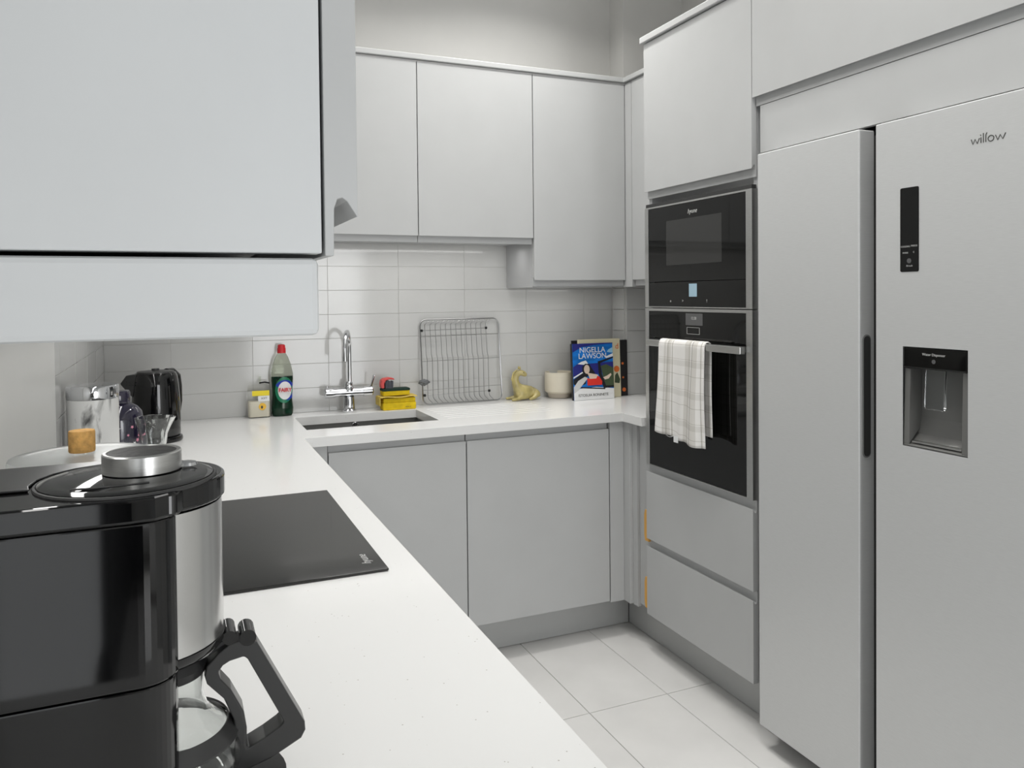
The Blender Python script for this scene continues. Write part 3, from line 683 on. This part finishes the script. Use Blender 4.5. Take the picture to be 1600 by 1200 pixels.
# sponges and brush
z = WT+.001
def soft(bm, it=1): return bm
sp1 = tag(obj('sponge', rbox(BM(), .850, 3.205, .071, .030, .006, [(z, .97), (z+.003, 1), (z+.026, 1), (z+.029, .975)]), 'sponge', smooth=True), 'thick yellow sponge at the bottom of the stack beside the tap', 'sponge')
text('printed_mark', 'ultra  x', .008, (.885, 3.1744, z+.011), FRONTFACE, 'print_dark', sp1, ext=.0002)
tag(obj('sponge', rbox(BM(), .850, 3.206, .069, .029, .006, [(z+.030, .97), (z+.0325, 1), (z+.0455, 1), (z+.048, .975)]), 'sponge', smooth=True), 'yellow sponge second from the bottom, under the folded mustard cloth', 'sponge')
bm = BM(); N = 24; pts = []
for k in range(N+1):
    u = k/N; pts.append((.766+.158*u, z+.0555+.0018*math.sin(u*9)))
low = [(x, zz-.0045) for x, zz in pts]
prism(bm, pts+low[::-1], 3.170, 3.245, 'y')
cl = tag(obj('sponge_cloth', bm, 'sponge_cloth', bevel=.001), 'folded mustard sponge cloth lying across the yellow sponges', 'cloth')
obj('folded_flap', B(.764, .768, 3.172, 3.243, z+.020, z+.052), 'sponge_cloth', cl)
s3 = thing('sponge', 'small yellow sponge with a dark green scouring top, on the mustard cloth', 'sponge', (.838, 3.205, z+.057))
obj('foam', rbox(BM(), .838, 3.207, .058, .027, .006, [(z+.0595, .97), (z+.062, 1), (z+.078, 1)]), 'sponge', s3, smooth=True)
obj('scouring_pad', rbox(BM(), .838, 3.207, .059, .028, .006, [(z+.0785, 1), (z+.086, 1), (z+.0875, .97)]), 'scourer', s3, smooth=True)
br = thing('scrubbing_brush', 'small red brush with grey bristles resting on the green scourer', 'brush', (.80, 3.205, z+.086))
bp_ = [(.784, z+.089), (.776, z+.092), (.774, z+.108), (.778, z+.124), (.788, z+.131), (.812, z+.134), (.828, z+.131), (.833, z+.124), (.812, z+.126), (.795, z+.122), (.788, z+.108), (.789, z+.092)]
obj('handle', prism(BM(), bp_, 3.187, 3.222, 'y'), 'redbrush', br, bevel=.002)
bm = BM()
for i in range(7):
    for j in range(6):
        x = .796+.0048*i; y = 3.190+.0055*j; tube(bm, [(x, y, z+.0885), (x+random.uniform(-.001, .001), y, z+.1195+.003*math.sin(i))], .0018, 5)
bo = obj('bristles', bm, 'bristle', br); bo['kind'] = 'stuff'

# dish rack leaning on the wall
rk = thing('dish_rack', 'chrome wire dish rack propped upright against the tiled wall', 'rack', (1.15, 3.2, WT))
rw, rh = .366, .366
yb_, yt_ = 3.232, 3.270; rx0 = .968
def RP(u, v, d=0):     # u across, v up the rack, d out of its plane towards the room
    a = math.atan2(yt_-yb_, rh); s_ = v
    return (rx0+u, yb_+math.sin(a)*s_-math.cos(a)*d, WT+.006+math.cos(a)*s_+math.sin(a)*d)
obj('frame', tube(BM(), [RP(u, v) for u, v in rrect(0, rw, 0, rh, .028, 6)], .0032, 8, closed=True), 'wire', rk, smooth=True)
for k in range(13):
    u = .018+.0235*k
    p = [RP(u+.026, rh-.003), RP(u+.004, rh-.022, -.001), RP(u, rh-.032, .010), RP(u, .215, .013), RP(u+.001, .20, .018), RP(u+.004, .188, .012), RP(u+.001, .09, .013), RP(u+.001, .032, .011), RP(u+.008, .022, -.001), RP(u+.026, .003)]
    obj('wire', tube(BM(), p, .00135, 6), 'wire', rk, smooth=True)
for v, u1_, d in ((.318, .300, .0085), (.292, rw, .0), (.185, rw, .0), (.062, rw, .0), (.040, .302, .0085)):
    obj('cross_wire', tube(BM(), [RP(.001, v, d), RP(u1_-.001, v+.004, d)], .0018, 6), 'wire', rk, smooth=True)
for u, v in ((.004, .318), (.302, .323), (.006, .040), (.303, .044)):
    p = Vector(RP(u, v, .0085)); obj('rubber_cap', lathe(BM(), [(0, -.006), (.005, -.005), (.006, 0), (.005, .005), (0, .006)], p, 12), 'blackmatt', rk, smooth=True)
bm = BM(); bmesh.ops.create_icosphere(bm, subdivisions=3, radius=1)
for v in bm.verts:
    f = 1+.28*math.sin(v.co.x*7+1)*math.cos(v.co.z*6+v.co.y*5)+random.uniform(-.08, .08); v.co = Vector((v.co.x*.023*f, v.co.y*.009*f, v.co.z*.013*f))+Vector((.970, 3.225, 1.003))
tag(obj('wire_wool', bm, 'scour_steel'), 'small grey crumpled scourer caught on the left edge of the dish rack', 'scourer')

# ------------------------------------------------------------------ foal figurine (one continuous glazed body)
def skin(name, verts, edges, radii, m, loc, sub=2, root=0):
    me = bpy.data.meshes.new(name); me.from_pydata([tuple(Vector(v)) for v in verts], edges, []); me.update()
    o = bpy.data.objects.new(name, me); COL.objects.link(o)
    sk_ = o.modifiers.new('s', 'SKIN')
    for i, r in enumerate(radii):
        d = me.skin_vertices[0].data[i]; d.radius = (r, r) if not isinstance(r, tuple) else r; d.use_root = (i == root)
    sk_.use_smooth_shade = True
    s = o.modifiers.new('u', 'SUBSURF'); s.levels = sub; s.render_levels = sub
    dg = bpy.context.evaluated_depsgraph_get(); me2 = bpy.data.meshes.new_from_object(o.evaluated_get(dg)); bpy.data.objects.remove(o)
    me2.materials.clear(); me2.materials.append(M[m]); o2 = bpy.data.objects.new(name, me2); COL.objects.link(o2)
    for p in me2.polygons: p.use_smooth = True
    me2.transform(Matrix.Translation(loc)); return o2
hv = [(0, 0, .030), (.030, 0, .034), (.052, -.004, .032), (-.028, -.002, .038), (-.044, 0, .060), (-.053, 0, .086), (-.048, 0, .112), (-.032, -.006, .127), (-.016, -.012, .121), (-.001, -.016, .108),
      (-.036, -.024, .012), (-.062, -.030, .007), (-.082, -.028, .006), (-.040, .022, .012), (-.068, .026, .007), (-.088, .026, .007),
      (.044, -.024, .026), (.026, -.034, .010), (.000, -.036, .006), (.066, .006, .020), (.072, 0, .012)]
he = [(0, 1), (1, 2), (0, 3), (3, 4), (4, 5), (5, 6), (6, 7), (7, 8), (8, 9), (3, 10), (10, 11), (11, 12), (3, 13), (13, 14), (14, 15), (2, 16), (16, 17), (17, 18), (2, 19), (19, 20)]
hr = [.029, .030, .028, .028, .023, .0175, .0155, .0165, .0140, .0085, .0095, .007, .006, .0095, .007, .006, .018, .0085, .006, .008, .005]
ho = skin('foal_figurine', hv, he, hr, 'horse', (1.446, 3.222, WT+.0005), 2); tag(ho, 'mottled yellow ceramic foal figurine lying down with its head turned back', 'figurine')
for s_ in (-1, 1):
    obj('ear', lathe(BM(), [(0, 0), (.0045, .002), (.004, .009), (0, .018)], (1.446-.034, 3.216+s_*.007, WT+.138), 10), 'horse', ho, smooth=True)
bm = tube(BM(), [(1.446-.040, 3.222, WT+.139), (1.446-.060, 3.222, WT+.124), (1.446-.068, 3.222, WT+.095), (1.446-.060, 3.222, WT+.072)], [.002, .004, .004, .001], 8)
obj('mane', bm, 'horse', ho, smooth=True)
for s_ in (-1, 1):
    bm = BM(); bmesh.ops.create_icosphere(bm, subdivisions=2, radius=.0022); bmesh.ops.translate(bm, verts=bm.verts, vec=(1.446-.020, 3.211+s_*.0125, WT+.126)); obj('eye', bm, 'print_dark', ho, smooth=True)

# cup
cu = thing('cup', 'cream stoneware tumbler with a raw clay foot beside the cookbooks', 'cup', (1.614, 3.221, WT))
cc = (1.614, 3.221, WT+.001)
obj('body', lathe(BM(), [(0, .030), (.052, .020), (.0655, .030), (.0665, .040), (.0665, .112), (.0655, .118), (.063, .116), (.062, .042), (.050, .034), (0, .034)], cc, 48), 'cream', cu, smooth=True)
obj('foot', lathe(BM(), [(0, 0), (.046, 0), (.049, .003), (.0535, .018), (.0525, .0205), (0, .0195)], cc, 48), 'clay', cu, smooth=True)

# ------------------------------------------------------------------ cookbooks (lean back against the tiles)
def book(label, x, yfoot, w_, h, t, cover, yaw, lean=.12, spine='blackcover'):
    b = thing('cookbook', label, 'book', (x, yfoot, WT+.001), 'cookbooks leaning in the corner')
    b.rotation_euler = (0, 0, 0)
    Rm = Matrix.Translation((x, yfoot, WT+.001)) @ Matrix.Rotation(yaw, 4, 'Z') @ Matrix.Rotation(-lean, 4, 'X')
    def add(name, bm, m, par=b):
        bm.transform(Rm); return obj(name, bm, m, par)
    # local: x 0..w (front cover facing -y at y=0), thickness +y, z up
    fc = add('front_cover', B(0, w_, 0, .0025, 0, h), cover)
    add('back_cover', B(0, w_, t-.0025, t, 0, h), spine)
    add('spine', B(-.0015, .0015, .0026, t-.0026, 0, h), spine)
    add('page_block', B(.0018, w_-.003, .0027, t-.0027, .003, h-.004), 'paper')
    return b, Rm, add, fc
bw, bh = .205, .252
b1, R1, add1, fc1 = book('cookbook with a bright blue cover, foremost in the group', 1.619, 3.082, bw, bh, .022, 'sky', .0, .06)
K = bw/540.
def cpoly(name, pts, m, lay):      # cover picture: px in a 540 x 730 frame, y down
    bm = prism(BM(), [(x*K, (730-y)*bh/730) for x, y in pts], -.0004-.0003*lay, -.0001-.0003*(lay-1), 'y'); add1(name, bm, m, fc1)
cpoly('cover_print', [(0, 0), (540, 0), (540, 10), (300, 22), (120, 45), (0, 110)], 'navy', 1)
cpoly('cover_print', [(0, 300), (60, 262), (130, 268), (540, 250), (540, 330), (350, 400), (0, 420)], 'navy', 1)
cpoly('cover_print', [(60, 262), (110, 235), (170, 220), (200, 262), (140, 275)], 'label_white', 2)
cpoly('cover_print', [(540, 60), (480, 90), (460, 120), (540, 135)], 'pale_blue', 1)
cpoly('cover_print', [(540, 140), (430, 185), (450, 200), (540, 180)], 'label_white', 1)
cpoly('cover_print', [(0, 430), (130, 360), (140, 372), (0, 448)], 'label_white', 2)
cpoly('cover_print', [(0, 460), (130, 380), (180, 400), (160, 520), (60, 560), (0, 520)], 'hair', 2)
cpoly('cover_print', [(0, 620), (90, 580), (300, 570), (540, 600), (540, 730), (0, 730)], 'label_white', 2)
cpoly('cover_print', [(0, 560), (60, 480), (150, 430), (190, 450), (120, 530), (60, 600), (0, 640)], 'skin2', 3)
cpoly('cover_print', [(330, 240), (540, 185), (540, 200), (362, 262), (380, 400), (430, 560), (540, 560), (540, 585), (400, 590), (340, 420)], 'hair', 4)
cpoly('cover_print', [(370, 300), (440, 280), (540, 330), (540, 560), (430, 560), (390, 420)], 'greencov', 3)
cpoly('cover_print', [(395, 450), (450, 430), (500, 400), (510, 420), (470, 470), (420, 480)], 'skin', 5)
cpoly('hair_print', [(120, 300), (160, 262), (215, 270), (250, 330), (290, 390), (270, 440), (210, 420), (150, 430), (118, 360)], 'hair', 5)
cpoly('skin_print', [(180, 380), (230, 390), (320, 410), (345, 460), (300, 500), (220, 500), (205, 430)], 'skin', 6)
cpoly('face_print', arc(0, 0, 1, 0, 360, 2)[:0]+[(178+38*math.cos(a*PI/10), 335+58*math.sin(a*PI/10)) for a in range(20)], 'skin', 7)
cpoly('top_print', [(180, 450), (225, 462), (300, 460), (320, 425), (345, 440), (380, 500), (376, 545), (180, 545)], 'redprint', 7)
cpoly('cover_print', [(90, 560), (420, 590), (418, 606), (90, 575)], 'hair', 3)
def ctext(s, size, x, y, m, lay=8, sx=1.0):
    o = text('lettering', s, size, (0, 0, 0), FRONTFACE, m, fc1, ext=.0003, sx=sx)
    o.data.transform(Matrix.Translation((x*K, -.0004-.0003*lay, (730-y)*bh/730))); o.data.transform(R1)
ctext('NIGELLA', .034, 262, 88, 'label_white', 3); ctext('LAWSON', .034, 262, 166, 'label_white', 3)
ctext('ISTOSUIA BONINETE', .0165, 258, 672, 'print_dark', 4)
b2, R2, add2, fc2 = book('cream cookbook with an orange letter d, behind the blue one', 1.666, 3.112, .212, .268, .016, 'creamcover', 0, .04, 'creamcover')
o = text('lettering', 'd', .036, (0, 0, 0), FRONTFACE, 'orange', fc2); o.data.transform(Matrix.Translation((.196, -.0005, .232))); o.data.transform(R2)
add2('orange_disc', prism(BM(), [(.192+.0145*math.cos(a*PI/12), .128+.0145*math.sin(a*PI/12)) for a in range(24)], -.0008, -.0001, 'y'), 'orange', fc2)
add2('leaf_print', prism(BM(), [(.180, .066), (.205, .062), (.209, .080), (.195, .112), (.183, .100)], -.0008, -.0001, 'y'), 'greencov', fc2)
b3, R3, add3, fc3 = book('black cookbook with orange dots, behind the cream one', 1.717, 3.136, .212, .259, .014, 'blackcover', 0, .02)
for u, v, r in ((.186, .150, .006), (.188, .085, .005), (.192, .028, .0095)):
    add3('orange_dot', prism(BM(), [(u+r*math.cos(a*PI/10), v+r*math.sin(a*PI/10)) for a in range(20)], -.0008, -.0001, 'y'), 'orange', fc3)
b4, R4, add4, fc4 = book('pale grey backed cookbook, hindmost against the tiles', 1.692, 3.2185, .212, .258, .012, 'blackcover', 0, .075, 'blackcover')
for b_ in (b1, b2, b3, b4): b_['group'] = 'cookbooks leaning in the corner'
b4['label'] = 'black cookbook hindmost against the tiles, showing only its top left corner'

# ------------------------------------------------------------------ kettle
kc = (-.066, 2.850, WT)
kt = thing('kettle', 'shiny black kettle with a handle on its right, in the far left corner', 'kettle', kc)
obj('power_base', lathe(BM(), [(0, 0), (.080, 0), (.082, .006), (.080, .014), (.074, .018), (0, .018)], (kc[0], kc[1], WT+.001), 40), 'blackgloss', kt, smooth=True)
obj('steel_band', lathe(BM(), [(0, .0185), (.072, .0185), (.0745, .022), (.0745, .044), (.0, .044)], (kc[0], kc[1], WT+.001), 40), 'smoke', kt, smooth=True)
obj('body', lathe(BM(), [(0, .0445), (.0745, .0445), (.0755, .07), (.0745, .13), (.071, .185), (.067, .215), (.062, .226), (0, .226)], (kc[0], kc[1], WT+.001), 48), 'blackgloss', kt, smooth=True)
obj('lid', lathe(BM(), [(0, .2265), (.058, .2265), (.056, .231), (.03, .234), (.012, .235), (.012, .240), (0, .240)], (kc[0], kc[1], WT+.001), 36), 'smoke', kt, smooth=True)
hd_ = Vector((.55, .83, 0)).normalized()
hp = [(kc[0]+hd_.x*d, kc[1]+hd_.y*d, WT+q) for d, q in ((.058, .222), (.088, .220), (.112, .205), (.120, .17), (.120, .12), (.112, .088), (.095, .074), (.072, .074))]
obj('handle', tube(BM(), hp, [.014, .016, .016, .015, .015, .015, .014, .012], 14), 'blackgloss', kt, smooth=True)
bm = BM()
sv = [(kc[0]-.055, kc[1]-.034, WT+.226), (kc[0]-.055, kc[1]+.03, WT+.226), (kc[0]-.106, kc[1]-.012, WT+.196), (kc[0]-.068, kc[1]-.030, WT+.150), (kc[0]-.068, kc[1]+.026, WT+.150), (kc[0]-.088, kc[1]-.010, WT+.222)]
V = [bm.verts.new(p) for p in sv]; bmesh.ops.convex_hull(bm, input=V)
spo = obj('spout', bm, 'smoke', kt, bevel=.003)
for i in range(3):
    for j in range(2):
        bm = BM(); bmesh.ops.create_icosphere(bm, subdivisions=1, radius=.0022); bmesh.ops.translate(bm, verts=bm.verts, vec=(kc[0]-.086+.009*i, kc[1]-.0235-.005*i, WT+.192+.010*j)); obj('vent_dot', bm, 'blackmatt', spo)

# marble canister
mc = (-.187, 2.12, WT)
mn = thing('canister', 'white marble-effect canister with a chrome lid', 'canister', mc)
obj('body', lathe(BM(), [(0, 0), (.054, 0), (.056, .003), (.056, .234), (0, .234)], (mc[0], mc[1], WT+.001), 56), 'marble', mn, smooth=True)
obj('lid', lathe(BM(), [(0, .2345), (.0565, .2345), (.0572, .238), (.0572, .262), (.055, .266), (0, .267)], (mc[0], mc[1], WT+.001), 56), 'chrome', mn, smooth=True)
# patterned dark jar
jc = (-.152, 2.45, WT)
jr = thing('jar', 'dark purple glass jar with pink blossom pattern beside the canister', 'jar', jc)
jp = [(0, 0), (.052, 0), (.058, .006), (.062, .03), (.063, .13), (.059, .156), (.048, .170), (.036, .177), (.028, .180)]
jb = obj('body', lathe(BM(), jp, (jc[0], jc[1], WT+.001), 44), 'purple', jr, smooth=True)
obj('stopper', lathe(BM(), [(0, .1805), (.029, .1805), (.030, .186), (.030, .208), (.027, .214), (0, .216)], (jc[0], jc[1], WT+.001), 36), 'purple_clear', jr, smooth=True)
for k in range(34):
    a = random.uniform(-150, 10); zz = random.uniform(.01, .10) if k < 28 else random.uniform(.11, .13); s_ = random.uniform(.0025, .006)
    c = (jc[0]+.0626*math.cos(math.radians(a)), jc[1]+.0626*math.sin(math.radians(a)), WT+.001+zz)
    bm = BM(); N = 10
    pts = [(s_*(1+.35*math.cos(5*2*PI*i/N))*math.cos(2*PI*i/N), s_*(1+.35*math.cos(5*2*PI*i/N))*math.sin(2*PI*i/N)) for i in range(N)]
    prism(bm, pts, -.0003, .0005, 'z')
    bm.transform(Matrix.Translation(c) @ Matrix.Rotation(math.radians(a), 4, 'Z') @ Matrix.Rotation(PI/2, 4, 'Y')); obj('blossom', bm, 'pink' if k % 2 else 'label_white', jb)
# crystal jug
gc = (-.062, 2.30, WT)
bm = BM(); N = 48; prof = [(.0, .001), (.026, .001), (.029, .006), (.030, .02), (.031, .07), (.034, .11), (.040, .140), (.044, .155)]
def fl(r, z_, i, off=0):
    a = 2*PI*i/N; f = 1+.04*math.cos(9*a+z_*60)*(z_/.15)*(1 if off == 0 else 0)+(.32*max(0, math.cos(a+.25))**6 if z_ > .10 else 0)*((z_-.10)/.055)
    return ((r-off)*f*math.cos(a), (r-off)*f*math.sin(a))
rings = []
for off, pr in ((0, prof), (.0035, prof[::-1])):
    for r, z_ in pr:
        if r == 0: continue
        zz = z_ if off == 0 else max(z_, .010); 
        rings.append([bm.verts.new((gc[0]+fl(r, z_, i, off)[0], gc[1]+fl(r, z_, i, off)[1], WT+.001+zz)) for i in range(N)])
for A, C in zip(rings, rings[1:]):
    for i in range(N): bm.faces.new((A[i], A[(i+1) % N], C[(i+1) % N], C[i]))
bm.faces.new(rings[0][::-1]); bm.faces.new(rings[-1])
tag(obj('glass_jug', bm, 'glass', smooth=True), 'small clear cut-glass jug with a flared lip in front of the kettle', 'jug')
# glass storage jar with cork
sc = (-.119, 1.19, WT)
sj = thing('storage_jar', 'wide clear glass jar with a cork stopper behind the coffee maker', 'jar', sc)
obj('body', lathe(BM(), [(0, .0), (.080, .0), (.085, .005), (.0855, .235), (.0855, .250), (.082, .250), (.082, .006), (0, .005)], (sc[0], sc[1], WT+.001), 56), 'glass', sj, smooth=True)
obj('lid', lathe(BM(), [(0, .2515), (.086, .2515), (.0865, .257), (.085, .2625), (.05, .265), (0, .266)], (sc[0], sc[1], WT+.001), 56), 'frost', sj, smooth=True)
obj('cork', lathe(BM(), [(0, 0), (.0155, 0), (.0162, .002), (.0162, .026), (.0155, .0285), (0, .029)], (sc[0], sc[1], WT+.2675), 28), 'cork', sj, smooth=True)

# ------------------------------------------------------------------ coffee maker
cm = thing('coffee_maker', 'large black filter coffee maker with a steel front, in the near left foreground', 'coffee maker', (-.1, .77, WT))
cyl = (-.036, .772); RC = .069
def dshape(xl, yr0, yr1, rc, xr, n=10):    # body footprint: rectangle with a rounded front corner each side
    return [(xl+.02, yr0), (xr-rc, yr0)]+arc(xr-rc, yr0+rc, rc, -90, 0, n)[1:]+arc(xr-rc, yr1-rc, rc, 0, 90, n)+[(xl+.02, yr1)]+arc(xl+.02, yr1-.02, .02, 90, 180, 5)[1:]+arc(xl+.02, yr0+.02, .02, 180, 270, 5)[:-1]
BY0, BY1 = .688, .860
z0 = WT+.001
obj('base', prism(BM(), dshape(-.235, BY0+.001, BY1-.001, .03, -.004), z0, 1.0575, 'z'), 'blackgloss', cm, bevel=.0015, smooth=False)
bpl = BM(); prism(bpl, [(-.05, .712), (.04, .712)]+arc(.03, .772, .060, -80, 80, 16)+[(.04, .832), (-.05, .832)], z0, z0+.022, 'z'); obj('hot_plate', bpl, 'blacksatin', cm, bevel=.002)
obj('body', prism(BM(), dshape(-.236, BY0, BY1, .030, -.002), 1.0590, 1.1915, 'z'), 'blackgloss', cm, bevel=.0015)
# steel front sleeve
obj('steel_sleeve', lathe(BM(), [(RC-.003, 1.068), (RC, 1.068), (RC, 1.190), (RC-.003, 1.190), (RC-.003, 1.068)], (cyl[0]+.003, cyl[1], 0), 40, 1, math.radians(-66), math.radians(66)), 'sleeve', cm, smooth=True)
obj('filter_housing', lathe(BM(), [(0, 1.056), (RC-.012, 1.056), (RC-.004, 1.062), (RC-.0035, 1.1905), (0, 1.1905)], (cyl[0]+.002, cyl[1], 0), 48), 'blackgloss', cm, smooth=True)
obj('lower_lip', lathe(BM(), [(RC-.014, 1.058), (RC-.002, 1.058), (RC+.001, 1.062), (RC+.001, 1.0675), (RC-.01, 1.0675)], (cyl[0]+.003, cyl[1], 0), 48), 'blackgloss', cm, smooth=True)
# top rim
rim = [(-.215, BY0-.002), (-.035, BY0-.002), (-.018, BY0), (-.008, BY0+.008), (-.003, BY0+.009)] + arc(cyl[0]+.003, cyl[1], RC+.003, -60, 60, 22) + [(-.003, BY1-.009), (-.008, BY1-.008), (-.018, BY1), (-.035, BY1+.002), (-.215, BY1+.002)]+arc(-.215, BY1-.018, .02, 90, 180, 5)[1:]+arc(-.215, BY0+.018, .02, 180, 270, 5)[:-1]
obj('top_rim', prism(BM(), rim, 1.1920, 1.2125, 'z'), 'blackgloss', cm, bevel=.003, seg=3)
lc = (-.041, .763)
ld = obj('tank_lid', prism(BM(), [(-.226, .752), (-.114, .748), (-.1165, .763), (-.114, .785), (-.104, .806), (-.088, .823), (-.06, .836), (-.045, BY1-.010), (-.222, BY1-.010)], 1.2130, 1.2150, 'z'), 'blacksatin', cm, bevel=.0008)
lid = obj('filter_lid', lathe(BM(), [(0, 1.2130), (.0690, 1.2130), (.0695, 1.2150), (.064, 1.2168), (.058, 1.2164), (.052, 1.2176), (0, 1.2185)], (*lc, 0), 64), 'blackgloss', cm, smooth=True)
bm = BM(); tube(bm, [(lc[0]+.0712*math.cos(a*PI/24), lc[1]+.0712*math.sin(a*PI/24), 1.2130) for a in range(48)], .0018, 6, closed=True); obj('lid_groove', bm, 'gap', cm)
bm = BM(); tube(bm, [(lc[0]-.040+.058*k/10, lc[1]-.045-.003*math.sin(k/10*PI), 1.2178) for k in range(11)], .0010, 6); obj('steam_slot', bm, 'gap', lid)
obj('lid_flap', lathe(BM(), [(0, 1.219), (.009, 1.219), (.008, 1.2215), (.004, 1.2225), (0, 1.2225)], (lc[0]+.048, lc[1]+.012, 0), 20), 'chrome', lid, smooth=True)
kb = obj('aroma_knob', lathe(BM(), [(0, 1.2190), (.0325, 1.2190), (.0325, 1.2345), (.0315, 1.2355), (.0290, 1.2355), (.0285, 1.2340), (0, 1.2340)], (-.030, .772, 0), 56), 'steel', cm, smooth=True)
obj('knob_cap', lathe(BM(), [(0, 1.2342), (.0282, 1.2342), (.0280, 1.2350), (0, 1.2352)], (-.030, .772, 0), 48), 'knobtop', kb, smooth=True)
# carafe
cf = thing('coffee_carafe', 'glass coffee carafe with a black handle standing under the coffee maker', 'carafe', (-.004, .772, WT+.02))
cc = (-.013, .772, 0)
outer = [(0, .925), (.048, .925), (.057, .931), (.0625, .945), (.063, .957), (.059, .970), (.050, .981), (.041, .988), (.034, .996), (.0305, 1.010), (.0305, 1.030)]
inner = [(r-.002 if r > .003 else 0, z_+(.002 if z_ < .93 else 0)) for r, z_ in outer][::-1]
obj('glass_body', lathe(BM(), outer+inner, cc, 56), 'glass', cf, smooth=True)
obj('lid', lathe(BM(), [(0, 1.0305), (.032, 1.0305), (.034, 1.038), (.030, 1.046), (.02, 1.050), (0, 1.050)], cc, 48), 'blacksatin', cf, smooth=True)
obj('waist_band', lathe(BM(), [(.0605, .970), (.0608, .972), (.0520, .984), (.0505, .983)], cc, 56), 'smoke', cf, smooth=True)
# handle loop in the plane Y = .772 : closed frame with a hole
HY0, HY1 = .759, .785
outl = [(.030, 1.036), (.040, 1.046), (.050, 1.053), (.066, 1.056), (.0745, 1.050), (.1165, .966), (.117, .958), (.113, .951), (.085, .938), (.060, .932), (.053, .935), (.051, .945), (.0535, .965), (.0525, .982), (.044, 1.004), (.030, 1.020), (.028, 1.028)]
inn = [(.040, 1.0285), (.044, 1.034), (.050, 1.037), (.0625, 1.039), (.0655, 1.036), (.067, 1.033), (.0965, .972), (.0965, .9695), (.093, .9665), (.080, .9595), (.066, .9535), (.0640, .9535), (.0635, .956), (.0640, .972), (.0615, .988), (.051, 1.010), (.042, 1.022)]
bm = BM()
outl = [(x-.010, z_) for x, z_ in outl]; inn = [(x-.010, z_) for x, z_ in inn]
n = len(outl)
ro = [[bm.verts.new((x, y, z_)) for x, z_ in outl] for y in (HY0, HY1)]; ri = [[bm.verts.new((x, y, z_)) for x, z_ in inn] for y in (HY0, HY1)]
for i in range(n):
    j = (i+1) % n
    bm.faces.new((ro[0][i], ro[0][j], ro[1][j], ro[1][i])); bm.faces.new((ri[0][i], ri[1][i], ri[1][j], ri[0][j]))
    bm.faces.new((ro[0][i], ri[0][i], ri[0][j], ro[0][j])); bm.faces.new((ro[1][i], ro[1][j], ri[1][j], ri[1][i]))
hn = obj('handle', bm, 'smoke', cf, bevel=.003, seg=3)
obj('hinge_pin', tube(BM(), [(.040, .756, 1.060), (.040, .788, 1.060)], .0065, 16), 'blackgloss', hn, smooth=True)
obj('thumb_rest', tube(BM(), [(.056, .758, 1.0565), (.056, .786, 1.0565)], .0075, 16), 'blackgloss', hn, smooth=True)
obj('lid_tongue', prism(BM(), [(.022, 1.044), (.036, 1.052), (.036, 1.057), (.022, 1.050)], .762, .782, 'y'), 'blacksatin', hn, bevel=.001)
